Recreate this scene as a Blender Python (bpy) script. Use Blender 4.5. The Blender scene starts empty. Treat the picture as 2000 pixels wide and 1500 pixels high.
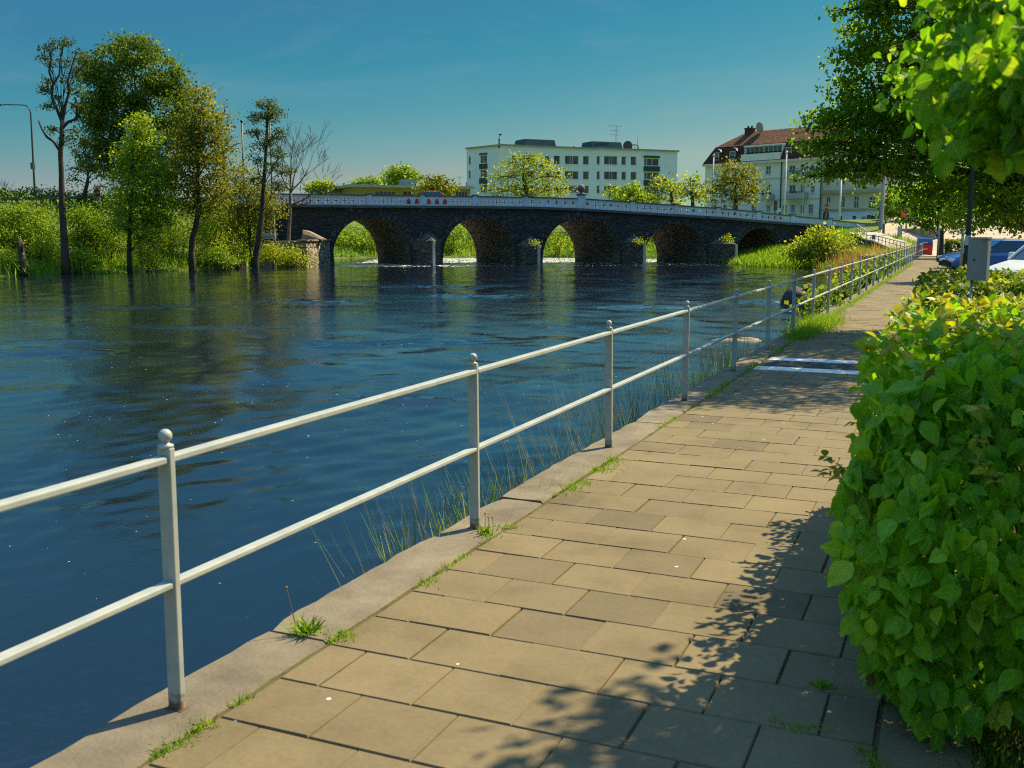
import bpy, math, random
import numpy as np
from mathutils import Vector, Matrix
from mathutils.geometry import tessellate_polygon

random.seed(7)
rng = np.random.default_rng(11)
SC = bpy.context.scene
COL = SC.collection

# ------------------------------------------------------------------ survey
# camera height, pitch, heading and focal length solved from the railing posts and
# the paving joints; world +Y runs along the walkway, +X away from the river
FPX, HOR = 2000.0, 455.0
PITCH = math.atan((750 - HOR) / FPX)
HC = 1.66
YAW = math.atan(875 / math.hypot(FPX, 750 - HOR))
RX, RY = math.cos(YAW), math.sin(YAW)
FX, FY = -math.sin(YAW), math.cos(YAW)
WATER = -1.2


def ray(px, py):
    x = (px - 1000) / FPX
    y = (750 - py) / FPX
    return x, math.cos(PITCH) + y * math.sin(PITCH), -math.sin(PITCH) + y * math.cos(PITCH)


def gp(px, py, z=0.0):
    x, h, v = ray(px, py)
    t = (z - HC) / v
    return Vector((RX * x * t + FX * h * t, RY * x * t + FY * h * t, z))


def at(px, py, d):
    x, h, v = ray(px, py)
    t = d / h
    return Vector((RX * x * t + FX * d, RY * x * t + FY * d, HC + v * t))


def uv2w(u, v, z=0.0):
    return Vector((RX * u + FX * v, RY * u + FY * v, z))


def w2uv(x, y):
    return x * RX + y * RY, x * FX + y * FY


# ------------------------------------------------------------------ objects
def tag(o, label=None, cat=None, group=None, kind=None):
    if label: o['label'] = label
    if cat: o['category'] = cat
    if group: o['group'] = group
    if kind: o['kind'] = kind
    return o


def thing(name, label, cat, loc=(0, 0, 0), rz=0.0, group=None):
    o = bpy.data.objects.new(name, None)
    o.empty_display_size = 0.3
    COL.objects.link(o)
    o.location = loc
    o.rotation_euler = (0, 0, rz)
    return tag(o, label, cat, group)


def link(name, me, parent=None):
    o = bpy.data.objects.new(name, me)
    COL.objects.link(o)
    if parent: o.parent = parent
    return o


def copy_tree(o, parent=None):
    c = o.copy()
    COL.objects.link(c)
    c.parent = parent
    for ch in [x for x in bpy.data.objects if x.parent == o]:
        copy_tree(ch, c)
    return c


class MB:
    """collects geometry for ONE mesh object"""
    def __init__(self, org=(0, 0, 0)):
        self.v, self.f, self.m = [], [], []
        self.tint = []
        self.org = Vector(org)
        self.ct = 0.5

    def add(self, vs, fs, m=0):
        b = len(self.v)
        for p in vs:
            self.v.append((p[0] - self.org.x, p[1] - self.org.y, p[2] - self.org.z))
            self.tint.append(self.ct)
        for f in fs:
            self.f.append([b + i for i in f])
            self.m.append(m)

    def box(self, c, s, rz=0.0, m=0, taper=1.0):
        hx, hy, hz = s[0] / 2, s[1] / 2, s[2] / 2
        vs = []
        cr, sr = math.cos(rz), math.sin(rz)
        for z, k in ((-hz, 1.0), (hz, taper)):
            for x, y in ((-hx, -hy), (hx, -hy), (hx, hy), (-hx, hy)):
                x, y = x * k, y * k
                vs.append((c[0] + x * cr - y * sr, c[1] + x * sr + y * cr, c[2] + z))
        self.add(vs, [(0, 3, 2, 1), (4, 5, 6, 7), (0, 1, 5, 4), (1, 2, 6, 5), (2, 3, 7, 6), (3, 0, 4, 7)], m)

    def bar(self, a, b, w, h, m=0):
        """rectangular bar from a to b"""
        a, b = Vector(a), Vector(b)
        d = (b - a).normalized()
        s = d.cross(Vector((0, 0, 1)))
        s = s.normalized() if s.length > 1e-4 else Vector((1, 0, 0))
        t = s.cross(d)
        vs = []
        for p in (a, b):
            for i, j in ((-1, -1), (1, -1), (1, 1), (-1, 1)):
                vs.append(p + s * (i * w / 2) + t * (j * h / 2))
        self.add(vs, [(0, 3, 2, 1), (4, 5, 6, 7), (0, 1, 5, 4), (1, 2, 6, 5), (2, 3, 7, 6), (3, 0, 4, 7)], m)

    def tube(self, pts, radii, n=8, m=0, cap=True):
        pts = [Vector(p) for p in pts]
        if not hasattr(radii, '__len__'): radii = [radii] * len(pts)
        vs, fs = [], []
        ref = None
        for i, p in enumerate(pts):
            d = (pts[min(i + 1, len(pts) - 1)] - pts[max(i - 1, 0)])
            d = d.normalized() if d.length > 1e-6 else Vector((0, 0, 1))
            if ref is None:
                ref = Vector((1, 0, 0)) if abs(d.x) < 0.8 else Vector((0, 1, 0))
            s = (ref - d * ref.dot(d))
            s = s.normalized() if s.length > 1e-5 else d.orthogonal().normalized()
            ref = s
            t = d.cross(s)
            for k in range(n):
                a = 2 * math.pi * k / n
                vs.append(p + (s * math.cos(a) + t * math.sin(a)) * radii[i])
        for i in range(len(pts) - 1):
            for k in range(n):
                k2 = (k + 1) % n
                fs.append((i * n + k, i * n + k2, (i + 1) * n + k2, (i + 1) * n + k))
        if cap:
            fs.append(tuple(range(n - 1, -1, -1)))
            fs.append(tuple((len(pts) - 1) * n + k for k in range(n)))
        self.add(vs, fs, m)

    def lathe(self, c, prof, n=14, m=0):
        vs, fs = [], []
        for r, z in prof:
            for k in range(n):
                a = 2 * math.pi * k / n
                vs.append((c[0] + r * math.cos(a), c[1] + r * math.sin(a), c[2] + z))
        for i in range(len(prof) - 1):
            for k in range(n):
                k2 = (k + 1) % n
                fs.append((i * n + k, i * n + k2, (i + 1) * n + k2, (i + 1) * n + k))
        self.add(vs, fs, m)

    def ball(self, c, r, n=12, m=0, sz=1.0):
        prof = [(max(1e-4, r * math.sin(math.pi * i / 8)), -r * sz * math.cos(math.pi * i / 8)) for i in range(9)]
        self.lathe(c, prof, n, m)

    def prism(self, outer, y0, y1, holes=(), m=0, skew=(0, 0), mhole=None, back=True):
        """polygon in (x,z) extruded along y (skewed in x by skew); holes cut through"""
        loops = [outer] + list(holes)
        flat = [p for l in loops for p in l]
        tris = tessellate_polygon([[Vector((p[0], p[1], 0)) for p in l] for l in loops])
        n = len(flat)
        dx = skew[0]
        vs = [(p[0], y0, p[1]) for p in flat] + [(p[0] + dx, y1, p[1]) for p in flat]
        fs, ms = [], []
        for t in tris:
            a, b, c = t
            (x1, z1), (x2, z2), (x3, z3) = flat[a], flat[b], flat[c]
            cr = (x2 - x1) * (z3 - z1) - (x3 - x1) * (z2 - z1)
            if abs(cr) < 1e-9: continue
            if cr < 0: a, b, c = a, c, b
            fs.append((a, b, c)); ms.append(m)
            if back:
                fs.append((a + n, c + n, b + n)); ms.append(m)
        o = 0
        for li, l in enumerate(loops):
            k = len(l)
            for i in range(k):
                j = (i + 1) % k
                fs.append((o + i, o + j, o + j + n, o + i + n)); ms.append(m if li == 0 or mhole is None else mhole)
            o += k
        b = len(self.v)
        for p in vs:
            self.v.append((p[0] - self.org.x, p[1] - self.org.y, p[2] - self.org.z)); self.tint.append(self.ct)
        for f, mm in zip(fs, ms):
            self.f.append([b + i for i in f]); self.m.append(mm)

    def build(self, name, mats, parent=None, smooth=False, bevel=0.0, fixn=True):
        me = bpy.data.meshes.new(name)
        me.from_pydata(self.v, [], self.f)
        mats = mats if isinstance(mats, (list, tuple)) else [mats]
        for mt in mats: me.materials.append(mt)
        if len(mats) > 1:
            me.polygons.foreach_set('material_index', self.m)
        at_ = me.attributes.new('tint', 'FLOAT', 'POINT')
        at_.data.foreach_set('value', self.tint)
        if smooth:
            me.polygons.foreach_set('use_smooth', [True] * len(me.polygons))
        me.update()
        if fixn:
            import bmesh
            bm = bmesh.new(); bm.from_mesh(me)
            bmesh.ops.recalc_face_normals(bm, faces=bm.faces)
            bm.to_mesh(me); bm.free()
        o = link(name, me, parent)
        if not parent: o.location = self.org
        if bevel:
            md = o.modifiers.new('edge', 'BEVEL'); md.width = bevel; md.segments = 2; md.limit_method = 'ANGLE'
        return o


# ------------------------------------------------------------------ materials
def hexlin(r, g, b):
    f = lambda c: (c / 12.92 if c <= 0.04045 else ((c + 0.055) / 1.055) ** 2.4)
    return (f(r / 255), f(g / 255), f(b / 255))


class NT:
    def __init__(self, name):
        self.mat = bpy.data.materials.new(name)
        self.mat.use_nodes = True
        self.t = self.mat.node_tree
        self.t.nodes.clear()
        self.out = self.n('ShaderNodeOutputMaterial')

    def n(self, typ, **kw):
        nd = self.t.nodes.new(typ)
        for k, v in kw.items():
            if k in nd.inputs.keys() if isinstance(k, str) else False:
                nd.inputs[k].default_value = v
            else:
                setattr(nd, k, v)
        return nd

    def l(self, a, b):
        self.t.links.new(a, b)

    def coords(self, kind='Object'):
        return self.n('ShaderNodeTexCoord').outputs[kind]

    def noise(self, vec, scale, detail=4, rough=0.55, dist=0.0):
        nd = self.n('ShaderNodeTexNoise')
        nd.inputs['Scale'].default_value = scale
        nd.inputs['Detail'].default_value = detail
        nd.inputs['Roughness'].default_value = rough
        nd.inputs['Distortion'].default_value = dist
        if vec is not None: self.l(vec, nd.inputs['Vector'])
        return nd.outputs['Fac']

    def ramp(self, fac, stops):
        nd = self.n('ShaderNodeValToRGB')
        cr = nd.color_ramp
        while len(cr.elements) < len(stops): cr.elements.new(0.5)
        for e, (p, c) in zip(cr.elements, stops):
            e.position = p
            e.color = (c[0], c[1], c[2], 1) if hasattr(c, '__len__') else (c, c, c, 1)
        self.l(fac, nd.inputs['Fac'])
        return nd.outputs['Color']

    def mix(self, fac, a, b, typ='MIX'):
        nd = self.n('ShaderNodeMix', data_type='RGBA', blend_type=typ)
        for sock, val in ((nd.inputs[0], fac), (nd.inputs[6], a), (nd.inputs[7], b)):
            if hasattr(val, 'is_linked'): self.l(val, sock)
            elif hasattr(val, '__len__'): sock.default_value = (*val[:3], 1)
            else: sock.default_value = val if sock == nd.inputs[0] else (val, val, val, 1)
        return nd.outputs[2]

    def math(self, op, a, b=0.5, c=None):
        nd = self.n('ShaderNodeMath', operation=op)
        for i, val in enumerate((a, b, c)):
            if val is None: continue
            if hasattr(val, 'is_linked'): self.l(val, nd.inputs[i])
            else: nd.inputs[i].default_value = val
        return nd.outputs[0]

    def mapping(self, vec, scale=(1, 1, 1), rot=(0, 0, 0)):
        nd = self.n('ShaderNodeMapping')
        nd.inputs['Scale'].default_value = scale
        nd.inputs['Rotation'].default_value = rot
        self.l(vec, nd.inputs['Vector'])
        return nd.outputs[0]

    def attr(self, name):
        nd = self.n('ShaderNodeAttribute', attribute_name=name)
        return nd.outputs['Fac']

    def bump(self, h, strength=0.3, dist=0.02, normal=None):
        nd = self.n('ShaderNodeBump')
        nd.inputs['Strength'].default_value = strength
        nd.inputs['Distance'].default_value = dist
        self.l(h, nd.inputs['Height'])
        if normal is not None: self.l(normal, nd.inputs['Normal'])
        return nd.outputs[0]

    def bsdf(self, color, rough=0.7, normal=None, metal=0.0, spec=0.5, **kw):
        nd = self.n('ShaderNodeBsdfPrincipled')
        for s, val in (('Base Color', color), ('Roughness', rough), ('Metallic', metal), ('Specular IOR Level', spec)):
            if hasattr(val, 'is_linked'): self.l(val, nd.inputs[s])
            elif hasattr(val, '__len__'): nd.inputs[s].default_value = (*val[:3], 1)
            else: nd.inputs[s].default_value = val
        for k, val in kw.items(): nd.inputs[k].default_value = val
        if normal is not None: self.l(normal, nd.inputs['Normal'])
        self.l(nd.outputs[0], self.out.inputs['Surface'])
        return nd


def surf(name, col, var=0.25, scale=3.0, rough=0.7, bump=0.15, bscale=40.0, metal=0.0, spec=0.4, tint=0.0, dirt=None, dist=0.01):
    """a plain surface whose albedo and roughness wander a little"""
    t = NT(name)
    co = t.coords()
    n1 = t.noise(co, scale, 6, 0.6)
    lo = [c * (1 - var) for c in col]
    hi = [min(1, c * (1 + var)) for c in col]
    c = t.ramp(n1, [(0.3, lo), (0.7, hi)])
    if dirt:
        n2 = t.noise(co, scale * 0.37, 8, 0.7, 0.4)
        c = t.mix(t.ramp(n2, [(0.52, 0.0), (0.68, 0.75)]), c, dirt)
    if tint:
        a = t.attr('tint')
        c = t.mix(1.0, c, t.ramp(a, [(0.0, 1 - tint), (1.0, 1 + tint)]), 'MULTIPLY') if tint < 0.0 else \
            t.mix(1.0, c, t.ramp(a, [(0.0, (1 - tint,) * 3), (1.0, (1.0,) * 3)]), 'MULTIPLY')
    nb = t.bump(t.noise(co, bscale, 5, 0.6), bump, dist)
    t.bsdf(c, t.ramp(n1, [(0.2, rough * 0.85), (0.8, min(1, rough * 1.15))]), nb, metal, spec)
    return t.mat


def leafmat(name, lo, mid, hi, trans=0.45, veins=False, gloss=0.45):
    """leaf blade: hue varies leaf by leaf (tint), light passes through"""
    t = NT(name)
    a = t.attr('tint')
    c = t.ramp(a, [(0.0, lo), (0.55, mid), (1.0, hi)])
    nrm = None
    if veins:
        uv = t.coords('UV')
        sp = t.n('ShaderNodeSeparateXYZ'); t.l(uv, sp.inputs[0])
        ab = t.math('ABSOLUTE', t.math('SUBTRACT', sp.outputs[1], 0.5))
        w = t.math('SINE', t.math('MULTIPLY', t.math('SUBTRACT', sp.outputs[0], t.math('MULTIPLY', ab, 0.75)), 58.0))
        rib = t.math('SMOOTH_MIN', t.math('MULTIPLY', ab, 14.0), 1.0, 0.3)
        h = t.math('ADD', t.math('MULTIPLY', w, 0.35), rib)
        nrm = t.bump(h, 0.55, 0.0016)
        c = t.mix(t.ramp(ab, [(0.0, 0.35), (0.035, 0.0)]), c, [min(1, x * 1.7) for x in hi])
        nz = t.noise(t.coords(), 45, 3)
        c = t.mix(1.0, c, t.ramp(nz, [(0.3, (0.8, 0.8, 0.8)), (0.7, (1.12, 1.12, 1.0))]), 'MULTIPLY')
    p = t.bsdf(c, gloss, nrm, spec=0.35 if veins else 0.16)
    tr = t.n('ShaderNodeBsdfTranslucent')
    tc = t.mix(1.0, c, (1.35, 1.25, 0.55), 'MULTIPLY')
    t.l(tc, tr.inputs['Color'])
    if nrm is not None: t.l(nrm, tr.inputs['Normal'])
    ms = t.n('ShaderNodeMixShader')
    ms.inputs[0].default_value = trans
    t.l(p.outputs[0], ms.inputs[1]); t.l(tr.outputs[0], ms.inputs[2])
    t.l(ms.outputs[0], t.out.inputs['Surface'])
    return t.mat


# ------------------------------------------------------------------ leaves
def _norm(a):
    return a / np.maximum(np.linalg.norm(a, axis=1, keepdims=True), 1e-9)


FAR = (np.array([[0, 0, 0], [.42, .5, .12], [1, 0, -.05], [.5, -.46, .1]]), [(0, 1, 2, 3)])
_ts = [(0, 0.02), (.14, .30), (.34, .48), (.56, .46), (.76, .30), (.9, .12), (1.0, .01)]
_tv = []
for _t, _w in _ts:
    dz = -0.22 * _t * _t
    _tv += [(_t, _w, 0.10 * _w * 2 + dz), (_t, 0, dz), (_t, -_w, 0.10 * _w * 2 + dz)]
_tf = []
for _i in range(len(_ts) - 1):
    b = _i * 3
    _tf += [(b, b + 1, b + 4, b + 3), (b + 1, b + 2, b + 5, b + 4)]
NEAR = (np.array(_tv), _tf)


def leaf_object(name, C, D, N, L, W, mat, parent=None, tmpl=FAR, tint=None, uv=False, org=(0, 0, 0), extra=None):
    """one mesh of many separate leaf blades: C base points, D axis, N blade normal"""
    T, F = tmpl
    C = np.asarray(C, float) - np.asarray(org, float)[None, :]
    n, k = len(C), len(T)
    D = _norm(np.asarray(D, float))
    N = np.asarray(N, float)
    N = _norm(N - D * np.sum(N * D, axis=1, keepdims=True))
    S = np.cross(N, D)
    L = np.broadcast_to(np.asarray(L, float), (n,))
    W = np.broadcast_to(np.asarray(W, float), (n,))
    V = (C[:, None, :] + D[:, None, :] * (T[None, :, 0] * L[:, None])[..., None]
         + S[:, None, :] * (T[None, :, 1] * W[:, None])[..., None]
         + N[:, None, :] * (T[None, :, 2] * L[:, None])[..., None]).reshape(-1, 3)
    if tint is None: tint = rng.random(n)
    tv = np.repeat(tint, k)
    F = np.array(F)
    fv = (np.arange(n)[:, None, None] * k + F[None]).reshape(-1)
    nf = n * len(F)
    me = bpy.data.meshes.new(name)
    me.vertices.add(n * k)
    me.vertices.foreach_set('co', V.ravel())
    me.loops.add(len(fv))
    me.loops.foreach_set('vertex_index', fv.astype(np.int32))
    me.polygons.add(nf)
    me.polygons.foreach_set('loop_start', np.arange(nf, dtype=np.int32) * F.shape[1])
    me.polygons.foreach_set('loop_total', np.full(nf, F.shape[1], np.int32))
    me.polygons.foreach_set('use_smooth', np.ones(nf, bool))
    a = me.attributes.new('tint', 'FLOAT', 'POINT')
    a.data.foreach_set('value', tv.astype(np.float32))
    if uv:
        ul = me.uv_layers.new(name='leaf')
        uvt = np.stack([T[:, 0], T[:, 1] + 0.5], 1)
        ul.data.foreach_set('uv', np.tile(uvt, (n, 1))[fv].astype(np.float32).ravel())
    me.materials.append(mat)
    me.update(calc_edges=True)
    o = link(name, me, parent)
    if not parent: o.location = org
    return o


def rand_dirs(n, up=0.0):
    d = rng.normal(size=(n, 3))
    d[:, 2] += up
    return _norm(d)


def ellip(n, c, r, shell=0.35):
    d = rand_dirs(n)
    k = (shell + (1 - shell) * rng.random(n)) ** 0.6
    return np.asarray(c)[None] + d * np.asarray(r)[None] * k[:, None]


def cam_basis_ellip(n, c, ru, rv, rz, shell=0.35):
    """ellipsoid whose axes follow the river view (across, along, up)"""
    p = ellip(n, (0, 0, 0), (ru, rv, rz), shell)
    w = np.empty_like(p)
    w[:, 0] = RX * p[:, 0] + FX * p[:, 1] + c[0]
    w[:, 1] = RY * p[:, 0] + FY * p[:, 1] + c[1]
    w[:, 2] = p[:, 2] + c[2]
    return w


def clump_leaves(cent, per, sig, flat=0.8):
    n = len(cent)
    g = rng.normal(size=(n, per, 3)) * sig
    g[..., 2] *= flat
    return (cent[:, None, :] + g).reshape(-1, 3)


def bezier(a, b, bow, n=6):
    a, b = Vector(a), Vector(b)
    m = (a + b) / 2 + Vector(bow)
    out = []
    for i in range(n + 1):
        t = i / n
        out.append(a * (1 - t) ** 2 + m * 2 * t * (1 - t) + b * t * t)
    return out

# ------------------------------------------------------------------ camera, sky, sun
cd = bpy.data.cameras.new('camera')
cam = bpy.data.objects.new('camera', cd)
COL.objects.link(cam)
cam.location = (0, 0, HC)
fwd = Vector((FX * math.cos(PITCH), FY * math.cos(PITCH), -math.sin(PITCH)))
cam.rotation_euler = fwd.to_track_quat('-Z', 'Y').to_euler()
cd.sensor_width = 36.0
cd.lens = 36.0
cd.clip_start = 0.05
cd.clip_end = 6000
cd.dof.use_dof = True
cd.dof.focus_distance = 13.0
cd.dof.aperture_fstop = 6.0
SC.camera = cam

SUN_EL, SUN_AZ = math.radians(47), math.radians(31)
sdir = Vector((math.cos(SUN_EL) * math.sin(SUN_AZ), math.cos(SUN_EL) * math.cos(SUN_AZ), math.sin(SUN_EL)))
sl = bpy.data.lights.new('sun', 'SUN')
sl.energy = 5.0
sl.angle = math.radians(0.5)
sl.color = (1.0, 0.85, 0.52)
so = bpy.data.objects.new('sun', sl)
COL.objects.link(so)
so.rotation_euler = sdir.to_track_quat('Z', 'Y').to_euler()
so.location = (30, 50, 60)

W = bpy.data.worlds.new('World')
SC.world = W
W.use_nodes = True
wt = W.node_tree
wt.nodes.clear()
wo = wt.nodes.new('ShaderNodeOutputWorld')
bg = wt.nodes.new('ShaderNodeBackground')
sky = wt.nodes.new('ShaderNodeTexSky')
sky.sky_type = 'NISHITA'
sky.sun_disc = False
sky.sun_elevation = SUN_EL
sky.sun_rotation = SUN_AZ
sky.air_density = 1.0
sky.dust_density = 0.25
sky.ozone_density = 3.0
hs = wt.nodes.new('ShaderNodeHueSaturation')
hs.inputs['Saturation'].default_value = 1.0
hs.inputs['Hue'].default_value = 0.49
wt.links.new(sky.outputs[0], hs.inputs['Color'])
# grade the clear sky to the photograph's teal: each channel a*x^g between a floor and a ceiling
EXPO = 0.9
K = 0.0848
sep = wt.nodes.new('ShaderNodeSeparateColor')
comb = wt.nodes.new('ShaderNodeCombineColor')
wt.links.new(hs.outputs[0], sep.inputs[0])
for i, (tint_, a_, g_, lo_, hi_) in enumerate(((.42, 54.0, 3.2, .042, .30), (.86, .95, 1.3, .20, .8), (1.0, .515, .6, .345, .8))):
    src = sep.outputs[i]
    for op, val in (('MULTIPLY', tint_ * K), ('POWER', g_), ('MULTIPLY', a_), ('MAXIMUM', lo_), ('MINIMUM', hi_), ('MULTIPLY', 1 / K)):
        nd = wt.nodes.new('ShaderNodeMath')
        nd.operation = op
        nd.inputs[1].default_value = val
        wt.links.new(src, nd.inputs[0])
        src = nd.outputs[0]
    wt.links.new(src, comb.inputs[i])
# a breath of high cirrus
tc = wt.nodes.new('ShaderNodeTexCoord')
mp = wt.nodes.new('ShaderNodeMapping')
mp.inputs['Scale'].default_value = (1.2, 1.2, 5.0)
mp.inputs['Rotation'].default_value = (0.0, 0.5, 0.3)
wt.links.new(tc.outputs['Generated'], mp.inputs['Vector'])
nz = wt.nodes.new('ShaderNodeTexNoise')
nz.inputs['Scale'].default_value = 2.6
nz.inputs['Detail'].default_value = 8
nz.inputs['Roughness'].default_value = 0.62
nz.inputs['Distortion'].default_value = 0.9
wt.links.new(mp.outputs[0], nz.inputs['Vector'])
rp_ = wt.nodes.new('ShaderNodeMapRange')
rp_.inputs['From Min'].default_value = 0.50
rp_.inputs['From Max'].default_value = 0.82
rp_.inputs['To Max'].default_value = 0.22
wt.links.new(nz.outputs['Fac'], rp_.inputs['Value'])
cm = wt.nodes.new('ShaderNodeMix')
cm.data_type = 'RGBA'
cm.inputs[7].default_value = (0.36 / K, 0.44 / K, 0.50 / K, 1)
wt.links.new(rp_.outputs[0], cm.inputs[0])
wt.links.new(comb.outputs[0], cm.inputs[6])
# a bright veil added high overhead, out of view, to lift the fill light
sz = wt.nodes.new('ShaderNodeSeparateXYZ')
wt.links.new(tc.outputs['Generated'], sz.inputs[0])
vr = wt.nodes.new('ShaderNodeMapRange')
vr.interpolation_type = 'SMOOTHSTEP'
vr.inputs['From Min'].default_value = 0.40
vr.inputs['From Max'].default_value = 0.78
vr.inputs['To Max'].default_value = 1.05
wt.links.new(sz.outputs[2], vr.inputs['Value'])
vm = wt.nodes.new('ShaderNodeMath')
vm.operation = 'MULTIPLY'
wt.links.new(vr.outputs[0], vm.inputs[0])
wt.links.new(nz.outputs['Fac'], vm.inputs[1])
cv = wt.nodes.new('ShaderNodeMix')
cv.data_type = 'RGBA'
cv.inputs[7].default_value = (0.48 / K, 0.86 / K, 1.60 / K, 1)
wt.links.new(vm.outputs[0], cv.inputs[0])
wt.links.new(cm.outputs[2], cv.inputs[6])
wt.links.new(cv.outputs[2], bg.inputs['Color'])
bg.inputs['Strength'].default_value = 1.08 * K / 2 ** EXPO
wt.links.new(bg.outputs[0], wo.inputs['Surface'])

SC.view_settings.view_transform = 'Standard'
SC.view_settings.look = 'None'
SC.view_settings.exposure = EXPO
SC.view_settings.gamma = 1.0
SC.cycles.max_bounces = 8
SC.cycles.transparent_max_bounces = 8
SC.cycles.sample_clamp_indirect = 6
SC.cycles.caustics_reflective = False
SC.cycles.caustics_refractive = False
SC.cycles.use_denoising = False
SC.cycles.filter_width = 1.1

# ------------------------------------------------------------------ terrain
def guv(px, py, z=WATER):
    p = gp(px, py, z)
    return w2uv(p.x, p.y)


RIVER = [(-260, -60), (-260, 40), (-75, 60), guv(0, 541), guv(200, 534), guv(330, 529), guv(450, 525), guv(600, 520.5), (-16.4, 92),
         (-18, 100), (-21, 117), guv(800, 503.5), guv(950, 502.5), guv(1130, 503.5), guv(1300, 506), (17.5, 108),
         (19, 98), guv(1470, 521.5), guv(1560, 524), guv(1640, 529), guv(1690, 536),
         w2uv(-4.2, 52), w2uv(-3.0, 33), w2uv(-2.2, 22), w2uv(-1.6, 17), w2uv(-1.6, -60)]
_P = np.array(RIVER)


def river_sd(u, v):
    """signed distance to the river outline, positive on land"""
    u = np.asarray(u, float); v = np.asarray(v, float)
    dm = np.full(u.shape, 1e9)
    ins = np.zeros(u.shape, bool)
    for i in range(len(_P)):
        a, b = _P[i], _P[(i + 1) % len(_P)]
        e = b - a
        t = np.clip(((u - a[0]) * e[0] + (v - a[1]) * e[1]) / (e @ e), 0, 1)
        dm = np.minimum(dm, np.hypot(u - a[0] - t * e[0], v - a[1] - t * e[1]))
        c = ((a[1] > v) != (b[1] > v))
        with np.errstate(divide='ignore', invalid='ignore'):
            xx = (b[0] - a[0]) * (v - a[1]) / (b[1] - a[1]) + a[0]
        ins ^= (c & (u < xx))
    return np.where(ins, -dm, dm)


def sstep(x, a, b):
    t = np.clip((x - a) / (b - a), 0, 1)
    return t * t * (3 - 2 * t)


def wob(u, v, s, seed=0):
    r = np.random.default_rng(seed)
    o = 0
    for k in range(7):
        a = r.random() * 6.283
        f = s * (0.6 + 1.2 * r.random())
        o = o + np.sin((u * math.cos(a) + v * math.sin(a)) * f + r.random() * 6.283)
    return o / 7


def height(u, v):
    u = np.asarray(u, float); v = np.asarray(v, float)
    d = river_sd(u, v)
    X = RX * u + FX * v
    Y = RY * u + FY * v
    dl = np.maximum(d, 0)
    # left bank: wet foot, steep overgrown slope, flat road level
    zl = WATER + np.minimum(dl, 2.2) * 0.28 + sstep(dl, 1.6, 13) * 4.0 + sstep(dl, 10, 20) * 0.9
    zl = zl + 2.0 * np.exp(-(((u + 52) / 9) ** 2 + ((v - 106) / 11) ** 2))
    pl = sstep(u, -28, -25) * sstep(v, 80, 83)         # the levelled spot before the bridge
    zl = zl * (1 - pl) + np.minimum(zl, 0.75) * pl
    # far bank above the bridge
    zf = WATER + np.minimum(dl, 5) * 0.3 + sstep(dl, 4, 38) * 3.4
    # right bank: flat walkway level, square rising behind it
    step = sstep(dl, 0.0, 0.3)
    gent = np.clip(dl * 0.22, 0, 1.08) / 1.08
    w = sstep(Y, 17, 26)
    zr = WATER + (step * (1 - w) + gent * w) * 1.08 + sstep(Y, 80, 116) * 3.1 * sstep(dl, 3, 14)
    wf = sstep(v, 101, 110)
    wl = 1 - sstep(u, -14, 8)
    z = (zl * wl + zr * (1 - wl)) * (1 - wf) + (zf * (1 - sstep(u, 14, 30)) + zr * sstep(u, 14, 30)) * wf
    z = z + wob(u, v, 0.5, 3) * 0.22 * sstep(dl, 0.8, 4) * np.where((X > -3.2) & (Y < 100), 0, 1)
    z = np.where(d < 0, WATER + np.maximum(d * 0.7, -1.8), z)
    return z


def ground_z(p):
    u, v = w2uv(p[0], p[1])
    return float(height(np.array([u]), np.array([v]))[0])


def on_ground(px, py, d, sink=0.0):
    p = at(px, py, d)
    p.z = ground_z(p) - sink
    return p


def axis(parts):
    out = []
    for a, b, s in parts:
        out += list(np.arange(a, b, s))
    return np.array(out + [parts[-1][1]])


M = {}
M['soil'] = None


def make_ground():
    au = axis([(-3000, -300, 300), (-300, -80, 12), (-80, 60, 1.25), (60, 200, 10), (200, 3000, 280)])
    av = axis([(-400, -20, 38), (-20, 130, 1.25), (130, 260, 8), (260, 4200, 300)])
    U, V = np.meshgrid(au, av)
    Z = height(U, V)
    n, k = U.shape
    X = RX * U + FX * V
    Y = RY * U + FY * V
    vs = np.stack([X, Y, Z], -1).reshape(-1, 3)
    i = np.arange(n - 1)[:, None] * k + np.arange(k - 1)[None]
    fs = np.stack([i, i + 1, i + k + 1, i + k], -1).reshape(-1, 4)
    me = bpy.data.meshes.new('ground')
    me.from_pydata(vs.tolist(), [], fs.tolist())
    me.polygons.foreach_set('use_smooth', [True] * len(me.polygons))
    t = NT('meadow')
    co = t.coords()
    a = t.noise(co, 0.35, 8, 0.65)
    b = t.noise(co, 3.0, 6, 0.7)
    c = t.ramp(a, [(0.3, (0.06, 0.10, 0.015)), (0.5, (0.11, 0.17, 0.022)), (0.68, (0.19, 0.22, 0.035))])
    c = t.mix(t.ramp(b, [(0.55, 0.0), (0.72, 0.6)]), c, (0.07, 0.055, 0.03))
    t.bsdf(c, 0.9, t.bump(t.noise(co, 9, 6, 0.7), 0.7, 0.15), spec=0.2)
    me.materials.append(t.mat)
    o = link('ground', me)
    tag(o, kind='structure')


make_ground()


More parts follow.
